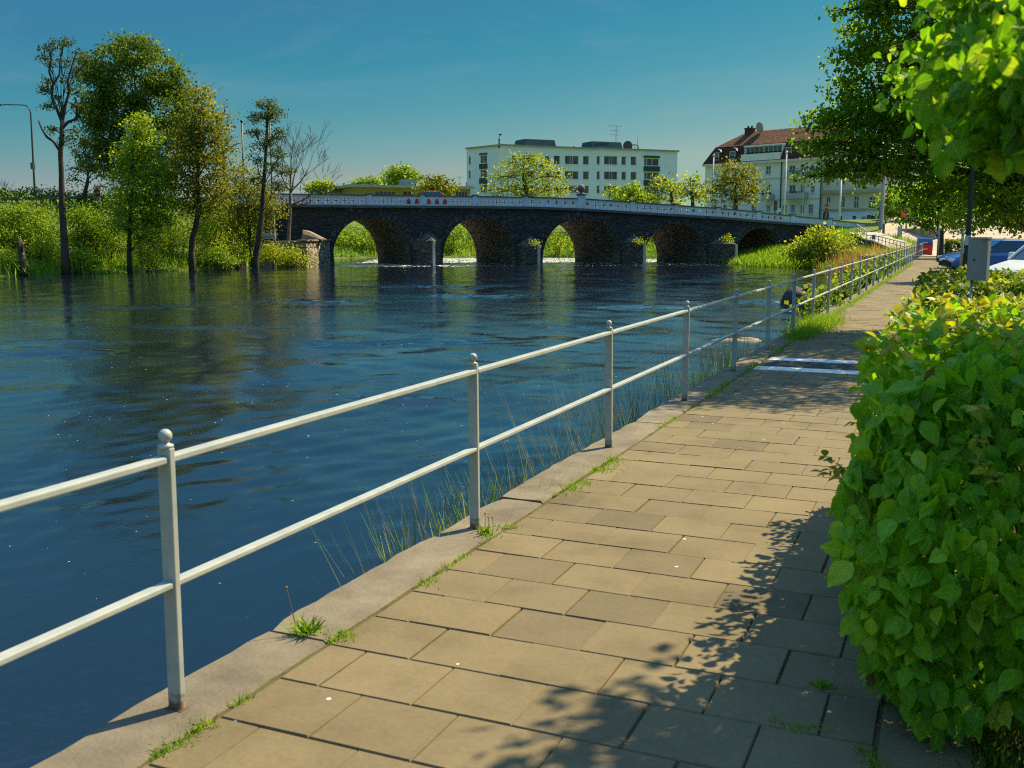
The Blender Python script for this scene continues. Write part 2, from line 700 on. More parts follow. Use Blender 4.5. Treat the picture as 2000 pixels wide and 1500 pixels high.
# ------------------------------------------------------------------ river
def make_river():
    """sheet of water; real swells and boils, finer towards the walkway"""
    vv = [0.6]
    while vv[-1] < 150: vv.append(vv[-1] * 1.0078 + 0.003)
    vv = np.array(vv)
    ss = np.linspace(-1.15, 0.95, 620)
    S, V = np.meshgrid(ss, vv)
    U = S * (V + 6.0)
    X = RX * U + FX * V
    Y = RY * U + FY * V
    cell = np.maximum((V + 6) * 2.1 / 620, V * 0.0078)
    r = np.random.default_rng(5)
    Z = np.zeros_like(U)
    flow = math.radians(205)
    calm = np.clip(0.75 + 1.1 * wob(U, V, 0.14, 9) + .7 * wob(U, V, .5, 10), .18, 1.9)
    for k in range(46):
        lam = 0.16 * (1.09 ** k)
        if lam > 6: break
        ang = flow + r.normal() * 0.75
        q = 2 * math.pi / lam
        ph = r.random() * 6.283
        w = np.clip((lam / cell - 3) / 3, 0, 1)
        warp = 0.35 * lam * wob(X, Y, 1.1 / lam, 40 + k)
        Z += w * 0.0030 * lam ** 0.75 * (1.7 if lam < .5 else 1.0 if lam < .9 else 0.5) * calm * np.sin(q * (X * math.cos(ang) + Y * math.sin(ang) + warp) + ph)
    foam = np.zeros_like(U)
    boil = np.zeros_like(U)
    # boils and standing ripples over sunken stones: picture x, y, half width, half depth, height
    for px, py, su, sv, amp in ((690, 672, 1.35, 0.75, .055), (640, 668, .7, .4, .05), (860, 668, 1.6, .8, .04), (780, 782, .75, .55, .055),
                                (90, 690, 1.5, .8, .05), (150, 668, 1.3, .6, .03), (930, 578, 2.4, 1.3, .05), (1090, 740, .5, .35, .03),
                                (850, 560, 3.2, 1.2, .05), (1120, 640, 1.2, .6, .025), (380, 640, 2, .8, .03), (1480, 590, 1.5, .8, .05),
                                (600, 590, 2.6, 1.1, .035), (300, 600, 3, 1.2, .03), (1250, 600, 2.0, .9, .03)):
        p = gp(px, py, WATER)
        u0, v0 = w2uv(p.x, p.y)
        q = ((U - u0) / su) ** 2 + ((V - v0) / sv) ** 2
        g = np.exp(-q * 0.8)
        rip = np.sin((V - v0) * 6.5 + 1.7 * np.sin((U - u0) * 2.1 + px) + wob(U, V, 3.1, int(px)) * 3)
        Z += 1.3 * amp * g * (rip * 0.75 + 0.35 * wob(U, V, 5.0, int(py)))
        foam = np.maximum(foam, g * 0.34)
        boil = np.maximum(boil, np.clip(g * (.55 + 1.3 * wob(U, V * 2.2, 1.7, int(px) + 3)), 0, 1))
    # broken water under and just below the bridge
    rap = sstep(V, 83, 92) * (1 - sstep(V, 117, 125))
    u_ok = sstep(U, -18, -14)
    Z += rap * u_ok * (0.10 * wob(U, V, 2.6, 21) + 0.07 * wob(U, V, 5.3, 22))
    rough = sstep(V, 45, 80) * (1 - sstep(V, 84, 95)) * sstep(U, -14, 2)
    Z += rough * 0.06 * wob(U, V, 3.3, 31)
    foam = np.maximum(foam, rap * u_ok * (0.72 + 0.28 * sstep(V, 92, 100)))
    foam = np.maximum(foam, rough * 0.45)
    foam = np.maximum(foam, 0.12 * np.ones_like(foam))
    boil = np.maximum(boil, rough * (.14 + .40 * wob(U, V * 2.0, .8, 51)))
    boil = np.maximum(boil, rap * u_ok * .8)
    boil = np.clip(boil, 0, 1)
    foam = np.maximum(foam, boil * .52)
    foam = np.maximum(foam, sstep(V, 86, 90) * (1 - sstep(V, 97, 103)) * sstep(U, -17, -14) * (1 - sstep(U, -6, 6)) * 1.0)
    Z = Z + WATER
    n, k = U.shape
    vs = np.stack([X, Y, Z], -1).reshape(-1, 3)
    i = np.arange(n - 1)[:, None] * k + np.arange(k - 1)[None]
    fs = np.stack([i, i + 1, i + k + 1, i + k], -1).reshape(-1, 4)
    me = bpy.data.meshes.new('river')
    me.from_pydata(vs.tolist(), [], fs.tolist())
    me.polygons.foreach_set('use_smooth', [True] * len(me.polygons))
    a = me.attributes.new('foam', 'FLOAT', 'POINT')
    a.data.foreach_set('value', foam.ravel().astype(np.float32))
    a = me.attributes.new('boil', 'FLOAT', 'POINT')
    a.data.foreach_set('value', boil.ravel().astype(np.float32))
    t = NT('river_water')
    co = t.coords()
    m1 = t.mapping(co, (1, 1, 1), (0, 0, 0.4))
    n1 = t.noise(m1, 2.2, 5, 0.6, 0.6)
    n2 = t.noise(t.mapping(co, (1.0, 1.6, 1), (0, 0, 0.4)), 8.0, 4, 0.6, 0.8)
    n3 = t.noise(co, 26.0, 3, 0.6, 0.4)
    patch = t.ramp(t.noise(co, 0.22, 4, 0.6, 0.8), [(0.36, 0.30), (0.62, 1.0)])
    h = t.math('ADD', t.math('MULTIPLY', n1, 0.9), t.math('MULTIPLY', n2, 0.60))
    h = t.math('ADD', h, t.math('MULTIPLY', n3, 0.15))
    h = t.math('MULTIPLY', h, patch)
    h = t.math('MULTIPLY', h, t.math('ADD', 1.0, t.math('MULTIPLY', t.attr('boil'), 4.5)))
    nb = t.bump(h, 0.9, 0.0105)
    fm = t.attr('foam')
    fn = t.noise(t.mapping(co, (1.0, 1.3, 1)), 3.4, 8, 0.72, 0.9)
    mask = t.math('GREATER_THAN', t.math('ADD', fn, t.math('MULTIPLY', fm, 0.36)), 0.885)
    fleck = t.math('GREATER_THAN', t.noise(co, 15.0, 1, 0.5), 0.80)
    mask = t.math('MAXIMUM', mask, t.math('MULTIPLY', fleck, 0.7))
    p = t.bsdf((0.006, 0.011, 0.024), 0.02, nb, spec=0.5, IOR=1.8)
    fo = t.n('ShaderNodeBsdfDiffuse')
    fo.inputs['Color'].default_value = (0.75, 0.74, 0.7, 1)
    ms = t.n('ShaderNodeMixShader')
    t.l(mask, ms.inputs[0])
    t.l(p.outputs[0], ms.inputs[1]); t.l(fo.outputs[0], ms.inputs[2])
    t.l(ms.outputs[0], t.out.inputs['Surface'])
    me.materials.append(t.mat)
    o = link('river', me)
    tag(o, kind='structure')


make_river()

# ------------------------------------------------------------------ walkway
PX0, PX1 = -2.26, -0.16


def make_paving():
    t = NT('paving_slab')
    co = t.coords()
    a = t.attr('tint')
    n1 = t.noise(co, 1.6, 6, 0.65)
    n2 = t.noise(co, 38, 6, 0.7)
    n3 = t.noise(co, 210, 3, 0.7)
    c = t.ramp(a, [(0.0, (0.130, 0.103, 0.064)), (0.25, (0.172, 0.134, 0.077)), (0.75, (0.196, 0.153, 0.087)), (1.0, (0.235, 0.186, 0.113))])
    c = t.mix(1.0, c, t.ramp(n1, [(0.3, (0.70, 0.69, 0.64)), (0.5, (.97, .96, .93)), (0.72, (1.12, 1.11, 1.10))]), 'MULTIPLY')
    c = t.mix(1.0, c, t.ramp(n2, [(0.35, (0.90, 0.89, 0.87)), (0.65, (1.05, 1.05, 1.05))]), 'MULTIPLY')
    c = t.mix(t.ramp(n3, [(0.60, 0.0), (0.72, 0.4)]), c, (0.2, 0.16, 0.1))
    spot = t.noise(co, 5.0, 3, 0.5, 1.0)
    c = t.mix(t.ramp(spot, [(0.62, 0.0), (0.74, 0.5)]), c, (0.15, 0.125, 0.08))
    n4 = t.n('ShaderNodeTexVoronoi'); n4.inputs['Scale'].default_value = 4.2; t.l(co, n4.inputs['Vector'])
    c = t.mix(t.ramp(n4.outputs['Distance'], [(0.030, 0.85), (0.045, 0.0)]), c, (0.72, 0.7, 0.62))
    t.bsdf(c, 0.85, t.bump(t.math('ADD', n2, t.math('MULTIPLY', n3, 0.5)), 0.35, 0.004), spec=0.25)
    slab = t.mat
    white = surf('white_slab', (0.72, 0.72, 0.68), 0.12, 6, 0.8, 0.2, 60, spec=0.3, dirt=(0.4, 0.38, 0.33))
    dark = surf('dark_slab', (0.055, 0.05, 0.043), 0.2, 6, 0.8, 0.2, 60, spec=0.3)
    b = MB()
    r = random.Random(3)
    # slabs 700 x 350 mm in running bond; the camera stands on row -3
    y = 3.01 - 0.345 * 12
    k = 0
    while y < 80:
        ed = [PX0, -2.09, -1.70, -1.31, -0.92, -0.53, PX1] if k % 2 == 0 else [PX0, -1.895, -1.505, -1.115, -0.725, -0.335, PX1]
        cells = list(zip(ed[:-1], ed[1:]))
        m = 0
        yy = y + 0.17
        if 12.75 < yy < 13.1 or 13.78 < yy < 14.13: m = 1
        elif 13.1 < yy < 13.78: m = 2
        for x0, x1 in cells + [(PX1 + 0.012, PX1 + 0.30)]:
            g = r.uniform(.0018, .0032)
            border = x0 > PX1
            b.ct = r.gauss(0.5, 0.17)
            if r.random() < 0.04: b.ct = r.uniform(0.0, 0.15)
            b.ct = min(1, max(0, b.ct))
            mm = 0 if border else m
            dz = [r.gauss(0, .0009) for _ in range(4)]
            hz = r.gauss(0, .0011)
            c = .004
            jx, jy = r.uniform(-.004, .004), r.uniform(-.003, .003)
            X0, X1, Y0, Y1 = x0 + g + jx, x1 - g + jx, y + g + jy, y + .345 - g + jy
            top = [(X0 + c, Y0 + c), (X1 - c, Y0 + c), (X1 - c, Y1 - c), (X0 + c, Y1 - c)]
            mid = [(X0, Y0), (X1, Y0), (X1, Y1), (X0, Y1)]
            vs = [(p[0], p[1], hz + dz[i]) for i, p in enumerate(top)] + [(p[0], p[1], hz + dz[i] - .005) for i, p in enumerate(mid)] \
                + [(p[0], p[1], -.06) for p in mid]
            fs = [(0, 1, 2, 3)]
            for i in range(4):
                j = (i + 1) % 4
                fs += [(4 + i, 4 + j, j, i), (8 + i, 8 + j, 4 + j, 4 + i)]
            b.add(vs, fs, mm)
        y += .345
        k += 1
    o = b.build('pavement', [slab, white, dark], fixn=False)
    tag(o, kind='structure')
    # sandy, mossy bedding seen in the joints
    t = NT('joint_sand')
    co = t.coords()
    n = t.noise(co, 7, 6, 0.7)
    c = t.ramp(n, [(0.35, (0.06, 0.048, 0.03)), (0.5, (0.11, 0.09, 0.045)), (0.62, (0.08, 0.10, 0.02))])
    t.bsdf(c, 0.95, t.bump(t.noise(co, 90, 4), 0.6, 0.006), spec=0.1)
    b = MB()
    b.add([(-2.3, -2, -.010), (0.16, -2, -.010), (0.16, 80, -.010), (-2.3, 80, -.010)], [(0, 1, 2, 3)])
    tag(b.build('path', t.mat), kind='structure')


make_paving()

concrete = surf('kerb_concrete', (0.19, 0.158, 0.115), 0.32, 3.2, 0.88, 0.7, 45, spec=0.25, dirt=(0.13, 0.105, 0.07), dist=0.008, tint=0.15)


def make_kerb():
    b = MB()
    r = random.Random(8)
    y = -3.2
    for y0, y1 in [(-3.2, -1.6), (-1.6, 0.9), (0.9, 2.02), (2.02, 3.36), (3.36, 4.83), (4.83, 5.75)] + [(5.75 + 1.45 * i, 7.2 + 1.45 * i) for i in range(51)]:
        n = max(3, int((y1 - y0) / .12))
        b.ct = r.uniform(0, 1)
        ys = [y0 + .004 + (y1 - y0 - .008) * i / n for i in range(n + 1)]
        xo = [-2.60 + r.gauss(0, .006) + (-0.02 if i in (0, n) else 0) * -1 for i in range(n + 1)]
        xi = [-2.285 + r.gauss(0, .0025) for i in range(n + 1)]
        hz = r.gauss(0.004, .003)
        vs, fs = [], []
        for i in range(n + 1):
            vs += [(xo[i], ys[i], -.34), (xo[i], ys[i], hz - .022), (xo[i] + .024, ys[i], hz), ((xo[i] + xi[i]) / 2, ys[i], hz + r.gauss(0, .002)),
                   (xi[i] - .012, ys[i], hz), (xi[i], ys[i], hz - .014), (xi[i], ys[i], -.1)]
        for i in range(n):
            for j in range(6):
                a = i * 7 + j
                fs.append((a, a + 7, a + 8, a + 1))
        fs.append(tuple(range(7))); fs.append(tuple(n * 7 + j for j in range(6, -1, -1)))
        b.add(vs, fs)
    tag(b.build('kerb', concrete), kind='structure')
    t = NT('quay_stone')
    co = t.coords()
    br = t.n('ShaderNodeTexBrick')
    sp = t.n('ShaderNodeSeparateXYZ'); t.l(co, sp.inputs[0])
    cb = t.n('ShaderNodeCombineXYZ'); t.l(sp.outputs[1], cb.inputs[0]); t.l(sp.outputs[2], cb.inputs[1])
    t.l(cb.outputs[0], br.inputs['Vector'])
    br.inputs['Color1'].default_value = (.09, .08, .065, 1); br.inputs['Color2'].default_value = (.15, .13, .1, 1)
    br.inputs['Mortar'].default_value = (.03, .03, .025, 1); br.inputs['Scale'].default_value = 1.0
    br.inputs['Brick Width'].default_value = .7; br.inputs['Row Height'].default_value = .35
    t.bsdf(br.outputs[0], .85, t.bump(t.noise(co, 6, 6), .8, .05))
    b = MB()
    b.box((-2.42, 38.5, -1.55), (.30, 84, 2.4))
    o = b.build('quay_wall', t.mat)
    tag(o, 'dark stone river wall under the walkway kerb', 'wall')


make_kerb()


# ------------------------------------------------------------------ railing
def make_railing():
    t = NT('painted_steel')
    co = t.coords()
    n = t.noise(co, 9, 6, .65)
    c = t.ramp(n, [(.3, (.31, .34, .335)), (.6, (.40, .415, .39))])
    chip = t.noise(co, 33, 7, .75, .5)
    sp = t.n('ShaderNodeSeparateXYZ'); t.l(co, sp.inputs[0])
    foot = t.math('ADD', t.math('MULTIPLY', sp.outputs[2], 5.0), t.math('MULTIPLY', t.noise(co, 24, 5, .7), 1.3))
    c = t.mix(t.ramp(foot, [(.72, .9), (.95, 0.)]), c, (.14, .075, .035))
    c = t.mix(t.ramp(t.noise(co, 3.5, 5, .7), [(.5, 0.), (.75, .45)]), c, (.26, .27, .25))
    c = t.mix(t.ramp(chip, [(.66, 0.), (.72, .85)]), c, (.10, .055, .03))
    t.bsdf(c, .42, t.bump(t.noise(co, 120, 4), .12, .002), spec=.5)
    steel = t.mat
    rust = surf('rusty_foot', (.12, .06, .03), .4, 20, .9, .5, 90)
    root = thing('railing', 'long pale painted steel railing with ball topped posts along the walkway kerb', 'railing', (-2.43, 0, 0))
    # posts: one mesh, one finial mesh, shared by every copy
    pm = MB()
    pm.box((0, 0, .465), (.026, .056, .945))
    pm.box((.016, 0, .465), (.014, .020, .93))
    p0 = pm.build('post', [steel], root, bevel=.004)
    fm = MB()
    fm.lathe((0, 0, 0), [(.001, .938), (.026, .938), (.027, .946), (.013, .952), (.011, .958)], 16)
    fm.ball((0, 0, .978), .0235, 16)
    f0 = fm.build('finial', steel, p0, smooth=True)
    bm_ = MB(); bm_.box((0, 0, .003), (.045, .072, .006))
    g0 = bm_.build('foot_plate', rust, p0)
    ys = [2.65 + 2.433 * i for i in range(-1, 33)]
    for i, yy in enumerate(ys):
        if i == 0:
            p = p0
        else:
            p = p0.copy(); COL.objects.link(p); p.parent = root
            for src in (f0, g0):
                c_ = src.copy(); COL.objects.link(c_); c_.parent = p
        p.location = (random.gauss(0, .004), yy, random.gauss(0, .003))
        p.rotation_euler = (random.gauss(0, .006), random.gauss(0, .006), math.radians(90 + random.gauss(0, 2)))
    top, mid = MB(), MB()
    for a, b_ in zip(ys[:-1], ys[1:]):
        top.bar((0, a + .008, .9), (0, b_ - .008, .9), .046, .026)
        mid.bar((0, a + .008, .462), (0, b_ - .008, .462), .046, .022)
    top.bar((0, -3, .9), (0, ys[0] - .008, .9), .046, .026)
    mid.bar((0, -3, .462), (0, ys[0] - .008, .462), .046, .022)
    top.build('top_rail', steel, root, bevel=.006)
    mid.build('middle_rail', steel, root, bevel=.005)
    # mesh-filled end panel where the walkway meets the ramp
    e = MB()
    y1 = ys[-1]
    for i in range(9):
        e.bar((0, y1 + .12 * i + .1, .08), (0, y1 + .12 * i + .1, .95), .02, .02)
    for z in (.08, .5, .95):
        e.bar((0, y1, z), (.3, y1 + 1.2, z), .03, .03)
    e.build('end_panel', steel, root)
    return steel


STEEL = make_railing()

# ------------------------------------------------------------------ facades
class Plane:
    """vertical plane through two surveyed points; x right along it, y away from the river view, z up"""
    def __init__(self, px0, d0, px1, d1):
        a, b = at(px0, HOR, d0), at(px1, HOR, d1)
        self.o = Vector((a.x, a.y, 0))
        self.ex = Vector((b.x - a.x, b.y - a.y, 0)).normalized()
        self.ey = Vector((-self.ex.y, self.ex.x, 0))
        self.rz = math.atan2(self.ex.y, self.ex.x)
        self.L = math.hypot(b.x - a.x, b.y - a.y)

    def xz(self, px, py, off=0.0):
        """local (x,z) where the sight line through a picture point meets the plane (shifted by off)"""
        p = at(px, py, 1.0)
        c = Vector((0, 0, HC))
        r = p - c
        o = self.o + self.ey * off
        t = (o - c).dot(self.ey) / r.dot(self.ey)
        q = c + r * t
        return (q - self.o).dot(self.ex), q.z

    def x(self, px, py=440, off=0.0):
        return self.xz(px, py, off)[0]

    def root(self, name, label, cat, x=0.0, z=0.0, group=None):
        p = self.o + self.ex * x
        return thing(name, label, cat, (p.x, p.y, z), self.rz, group)

    def w(self, x, y, z):
        return self.o + self.ex * x + self.ey * y + Vector((0, 0, z))


def stone_mat(name, base, mortar, size=(0.9, 0.42), var=0.35, patch=(0.02, 0.022, 0.024), z_lo=None, ax=0):
    t = NT(name)
    co = t.coords()
    sp = t.n('ShaderNodeSeparateXYZ'); t.l(co, sp.inputs[0])
    cb = t.n('ShaderNodeCombineXYZ')
    wv = t.noise(co, 1.3, 3)
    wv2 = t.noise(co, 2.1, 3)
    t.l(t.math('ADD', sp.outputs[ax], t.math('MULTIPLY', wv, 0.55)), cb.inputs[0])
    t.l(t.math('ADD', sp.outputs[2], t.math('MULTIPLY', wv2, 0.35)), cb.inputs[1])
    t.l(t.math('MULTIPLY', sp.outputs[1 if ax == 0 else 0], 0.7), cb.inputs[2])
    vec = t.mapping(cb.outputs[0], (1 / size[0], 1 / size[1], 1))
    vo = t.n('ShaderNodeTexVoronoi'); vo.inputs['Scale'].default_value = 1.0; t.l(vec, vo.inputs['Vector'])
    ve = t.n('ShaderNodeTexVoronoi', feature='DISTANCE_TO_EDGE'); ve.inputs['Scale'].default_value = 1.0; t.l(vec, ve.inputs['Vector'])
    bw = t.n('ShaderNodeRGBToBW'); t.l(vo.outputs['Color'], bw.inputs[0])
    lo = [c * (1 - var) for c in base]; hi = [c * (1 + var) for c in base]
    c = t.ramp(bw.outputs[0], [(0.2, lo), (0.8, hi)])
    c = t.mix(t.ramp(t.noise(co, 4, 6, .7), [(.4, 0.), (.7, .5)]), c, [x * .55 for x in base])
    c = t.mix(t.ramp(ve.outputs[0], [(0.03, 1.0), (0.09, 0.0)]), c, mortar)
    if z_lo is not None:
        zz = t.math('ADD', sp.outputs[2], t.math('MULTIPLY', t.noise(co, .45, 5, .6), 2.4))
        c = t.mix(t.ramp(t.math('SUBTRACT', zz, z_lo), [(0.9, 1.0), (1.0, 0.0)]), c, t.mix(.7, c, patch))
    h = t.math('ADD', t.math('MINIMUM', t.math('MULTIPLY', ve.outputs[0], 6.0), 1.0), t.math('MULTIPLY', t.noise(co, 9, 5), .5))
    t.bsdf(c, .88, t.bump(h, .7, .09), spec=.25)
    return t.mat


# ------------------------------------------------------------------ bridge
BR = Plane(540, 92, 1700, 99)
_bd = (math.sin(math.radians(-32)), math.cos(math.radians(-32)))
_bw = Vector((RX * _bd[0] + FX * _bd[1], RY * _bd[0] + FY * _bd[1], 0))
BSK = (_bw.dot(BR.ex), _bw.dot(BR.ey))
BW = 7.2


def interp(pts, x):
    for (a, za), (b, zb) in zip(pts[:-1], pts[1:]):
        if x <= b or (b, zb) == pts[-1]:
            return za + (zb - za) * (x - a) / (b - a)


TOPPX = [(430, 379), (520, 379.5), (700, 382), (900, 384.5), (1040, 386.5), (1135, 389), (1300, 400.5), (1400, 408), (1450, 412), (1500, 418), (1600, 428), (1690, 438)]
BOTPX = [(430, 401), (520, 402), (700, 404), (900, 405), (1040, 406.5), (1135, 410), (1300, 420), (1400, 426), (1450, 430), (1500, 434.5), (1600, 441.5), (1690, 450)]
BTOP = [BR.xz(a, b) for a, b in TOPPX]
BBOT = [BR.xz(a, b) for a, b in BOTPX]
ARCHES = [(650, 803, 424), (865, 1007, 425), (1060, 1211, 425.5), (1258, 1380, 437), (1437, 1531, 446)]


def make_bridge():
    stone = stone_mat('bridge_stone', (.14, .125, .10), (.035, .032, .028), (.62, .30), .4, (.028, .03, .033), z_lo=4.1)
    vault = stone_mat('lit_vault_stone', (.18, .145, .10), (.06, .05, .035), (.5, .24), .3)
    root = BR.root('stone_bridge', 'old dark stone arch bridge with white pierced parapet crossing the river', 'bridge')
    x0, x1 = BBOT[0][0], BBOT[-1][0] + .6
    outer = [(x0, -2.4)]
    arcs = []
    for a, b, c in ARCHES:
        xa, xb = BR.x(a, 512), BR.x(b, 505)
        zc = BR.xz((a + b) / 2, c)[1]
        zs = -2.4
        cx, hw, hh = (xa + xb) / 2, (xb - xa) / 2, zc + 0.9
        pts = [(xa, zs)]
        for i in range(29):
            th = math.pi - math.pi * i / 28
            e = 0.93
            px = cx + hw * math.copysign(abs(math.cos(th)) ** e, math.cos(th))
            pts.append((px, -0.9 + hh * abs(math.sin(th)) ** e))
        pts.append((xb, zs))
        arcs.append((cx, hw, hh, pts))
        outer += pts
    outer += [(x1, -2.4), (x1, BBOT[-1][1] - .1)] + [(p[0], p[1]) for p in reversed(BBOT)]
    b = MB()
    b.prism(outer, 0.0, BW * BSK[1], skew=(BW * BSK[0], 0))
    # vault faces get a paler stone, light reflected under the arches put into its colour: those wall faces whose middle lies under an arch line
    wall = b.build('wall', [stone, vault], root)
    for p in wall.data.polygons:
        if abs(p.normal.y) < .9:
            c = p.center
            if c.z < 4.0 and x0 + 1 < c.x - BSK[0] * BW / 2 < x1 - 1 and -2.3 < c.z and p.normal.z <= 0.05:
                p.material_index = 1
    # ring of voussoirs proud of the face
    vous = stone_mat('voussoir_stone', (.085, .08, .07), (.03, .028, .025), (.45, .6), .35)
    for cx, hw, hh, pts in arcs:
        r = MB()
        n = 26
        for i in range(n):
            t0, t1 = math.pi * (i + .06) / n, math.pi * (i + .94) / n
            if math.sin((t0 + t1) / 2) < .35: continue
            q = []
            for th, k in ((t0, 0), (t1, 0), (t1, .62), (t0, .62)):
                q.append((cx + (hw + k) * math.copysign(abs(math.cos(th)) ** .93, math.cos(th)), -.9 + (hh + k * .9) * math.sin(th) ** .93))
            r.ct = random.random()
            r.prism(q, -.05 + random.uniform(-.02, .02), .2)
        r.build('arch_ring', vous, root)
    # string course under the parapet
    cs = surf('course_stone', (.11, .10, .085), .3, 2, .85, .5, 18)
    c = MB()
    for (xa, za), (xb, zb) in zip(BBOT[:-1], BBOT[1:]):
        c.prism([(xa, za - .08), (xb, zb - .08), (xb, zb + .14), (xa, za + .14)], -.22, .5)
    c.build('string_course', cs, root)
    # parapet, pierced by arched openings, each with a cross of bars
    paint = surf('parapet_paint', (.62, .67, .71), .08, 1.2, .75, .25, 30, dirt=(.46, .50, .52))
    paint2 = surf('coping_paint', (.13, .12, .11), .15, 2, .8, .3, 30)
    ironm = surf('parapet_iron', (.12, .09, .07), .2, 5, .7)
    oc = []
    for a, b_, n in ((640, 707, 5), (732.5, 814.5, 6), (838, 916, 6), (940, 1015.5, 6), (1038.5, 1119.5, 6), (1148.5, 1224, 6), (1245.5, 1310.5, 6), (1330.5, 1393, 6),
                     (1412, 1471.5, 6), (1490.5, 1526, 4), (560, 622, 5), (470, 535, 5)):
        oc += [a + (b_ - a) * i / (n - 1) for i in range(n)]
    oc.sort()
    par = MB()
    pil = [622 + 9, 723, 826, 928, 1027, 1135, 1235, 1320.5, 1402, 1481, 1548, 1620]
    edges = [BTOP[0][0]] + sorted(BR.x(p) for p in pil) + [BTOP[-1][0]]
    hx = [BR.x(p, 410) for p in oc]
    for xa, xb in zip(edges[:-1], edges[1:]):
        holes = []
        for h in hx:
            if xa + .35 < h < xb - .35:
                zb = interp(BBOT, h) + .27
                zt = interp(BTOP, h)
                ph = (zt - zb)
                hw = .185
                H = min(.60, ph * .64)
                holes.append([(h - hw, zb), (h + hw, zb), (h + hw, zb + H - hw)] +
                             [(h + hw * math.cos(t_), zb + H - hw + hw * 1.25 * math.sin(t_)) for t_ in [math.pi * k / 8 for k in range(1, 8)]] + [(h - hw, zb + H - hw)])
                bars = MB()
                bars.box((h, .11, zb + H / 2 + .03), (.055, .05, H + .06))
                bars.box((h, .11, zb + H * .55), (hw * 2, .046, .055))
                bars.build('opening_bars', ironm, root)
        top = [p for p in BTOP if xa < p[0] < xb]
        bot = [p for p in BBOT if xa < p[0] < xb]
        out = [(xa, interp(BBOT, xa) + .14)] + [(p[0], p[1] + .14) for p in bot] + [(xb, interp(BBOT, xb) + .14), (xb, interp(BTOP, xb))] + list(reversed(top)) + [(xa, interp(BTOP, xa))]
        par.prism(out, 0.0, .22, holes)
    par.build('parapet', paint, root)
    # the parapet on the far side of the deck, plain
    far = MB()
    for (xa, za), (xb, zb), (_, ya), (_, yb) in zip(BTOP[:-1], BTOP[1:], BBOT[:-1], BBOT[1:]):
        sx = BSK[0] * (BW - .2)
        far.prism([(xa + sx, ya + .1), (xb + sx, yb + .1), (xb + sx, yb + .95), (xa + sx, ya + .95)], BW * BSK[1] - .3, BW * BSK[1] - .08)
    far.build('far_parapet', surf('far_parapet_paint', (.80, .74, .68), .05, 1, .8), root)
    cop = MB()
    for (xa, za), (xb, zb) in zip(BTOP[:-1], BTOP[1:]):
        cop.prism([(xa, za), (xb, zb), (xb, zb + .10), (xa, za + .10)], -.07, .30)
    cop.build('coping', paint2, root)
    for p in pil[1:]:
        x = BR.x(p)
        big = p == 1135
        zt, zb = interp(BTOP, x), interp(BBOT, x)
        q = MB()
        w = .75 if big else .42
        q.box((x, .08, (zt + zb) / 2 + .07 + (.12 if big else 0)), (w, .34, zt - zb + .10 + (.24 if big else 0)))
        po = q.build('pilaster', paint, root)
        cp = MB()
        cp.box((x, .08, zt + .165 + (.24 if big else 0)), (w + .16, .5, .10))
        cp.build('pilaster_cap', paint2, po)
        if big:
            f = MB()
            f.lathe((x, .08, zt + .45), [(.32, 0), (.30, .1), (.12, .16), (.10, .24)], 14)
            f.ball((x, .08, zt + .98), .36, 14)
            f.build('stone_ball', surf('finial_stone', (.16, .15, .13), .3, 3, .8), po, smooth=True)
    # cutwaters: pointed prisms against the piers, with hipped caps
    pale = stone_mat('cutwater_stone', (.15, .125, .09), (.05, .045, .035), (.45, .28), .25)
    edge = surf('lit_edge_tone', (.55, .49, .40), .2, 3, .85, .5, 14)  # pale strip: sunlight on the cutwater edge put into its colour
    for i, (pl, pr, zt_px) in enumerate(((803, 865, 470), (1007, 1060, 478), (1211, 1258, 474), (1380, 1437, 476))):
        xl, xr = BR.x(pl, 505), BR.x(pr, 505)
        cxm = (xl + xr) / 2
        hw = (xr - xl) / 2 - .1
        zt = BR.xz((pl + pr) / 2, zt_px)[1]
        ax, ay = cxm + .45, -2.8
        q = MB()
        z0 = -2.4
        vs = [(cxm - hw, .1, z0), (ax, ay, z0), (cxm + hw, .1, z0), (cxm - hw, .1, zt), (ax, ay, zt), (cxm + hw, .1, zt), (cxm + .15, .05, zt + .85)]
        q.add(vs, [(0, 1, 4, 3), (1, 2, 5, 4), (3, 4, 6), (4, 5, 6), (0, 2, 1), (0, 3, 6), (0, 6, 5, 2)])
        cw = q.build('cutwater', pale, root)
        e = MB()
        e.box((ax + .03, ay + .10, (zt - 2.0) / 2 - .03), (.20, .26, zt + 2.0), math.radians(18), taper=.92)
        e.build('lit_edge_strip', edge, cw)
    # stone spout on the first pier, deck slab between the parapets
    s = MB()
    x, z = BR.xz(822, 463)
    s.tube([(x, .1, z + .35), (x, -.35, z + .3), (x, -.55, z), (x, -.6, z - .35)], [.14, .14, .12, .1], 8)
    s.build('spout', pale, root, smooth=True)
    dk = MB()
    for (xa, za), (xb, zb) in zip(BBOT[:-1], BBOT[1:]):
        vs = [(xa, .22, za + .02), (xb, .22, zb + .02), (xb + BSK[0] * BW * .95, BSK[1] * BW * .95, zb + .02), (xa + BSK[0] * BW * .95, BSK[1] * BW * .95, za + .02)]
        dk.add(vs, [(0, 1, 2, 3)])
    dk.build('deck', surf('deck_asphalt', (.06, .06, .06), .2, 2, .9), root)
    # end block of the parapet at the right bank
    e = MB()
    xa, za = BR.xz(1690, 453)
    xb, zb = BR.xz(1716, 436.5)
    e.box(((xa + xb) / 2 + .1, .9, (za + zb) / 2), (xb - xa + .1, 2.0, zb - za))
    e.build('end_block', surf('end_block_stone', (.26, .22, .18), .2, 2, .85), root)
    return root


make_bridge()


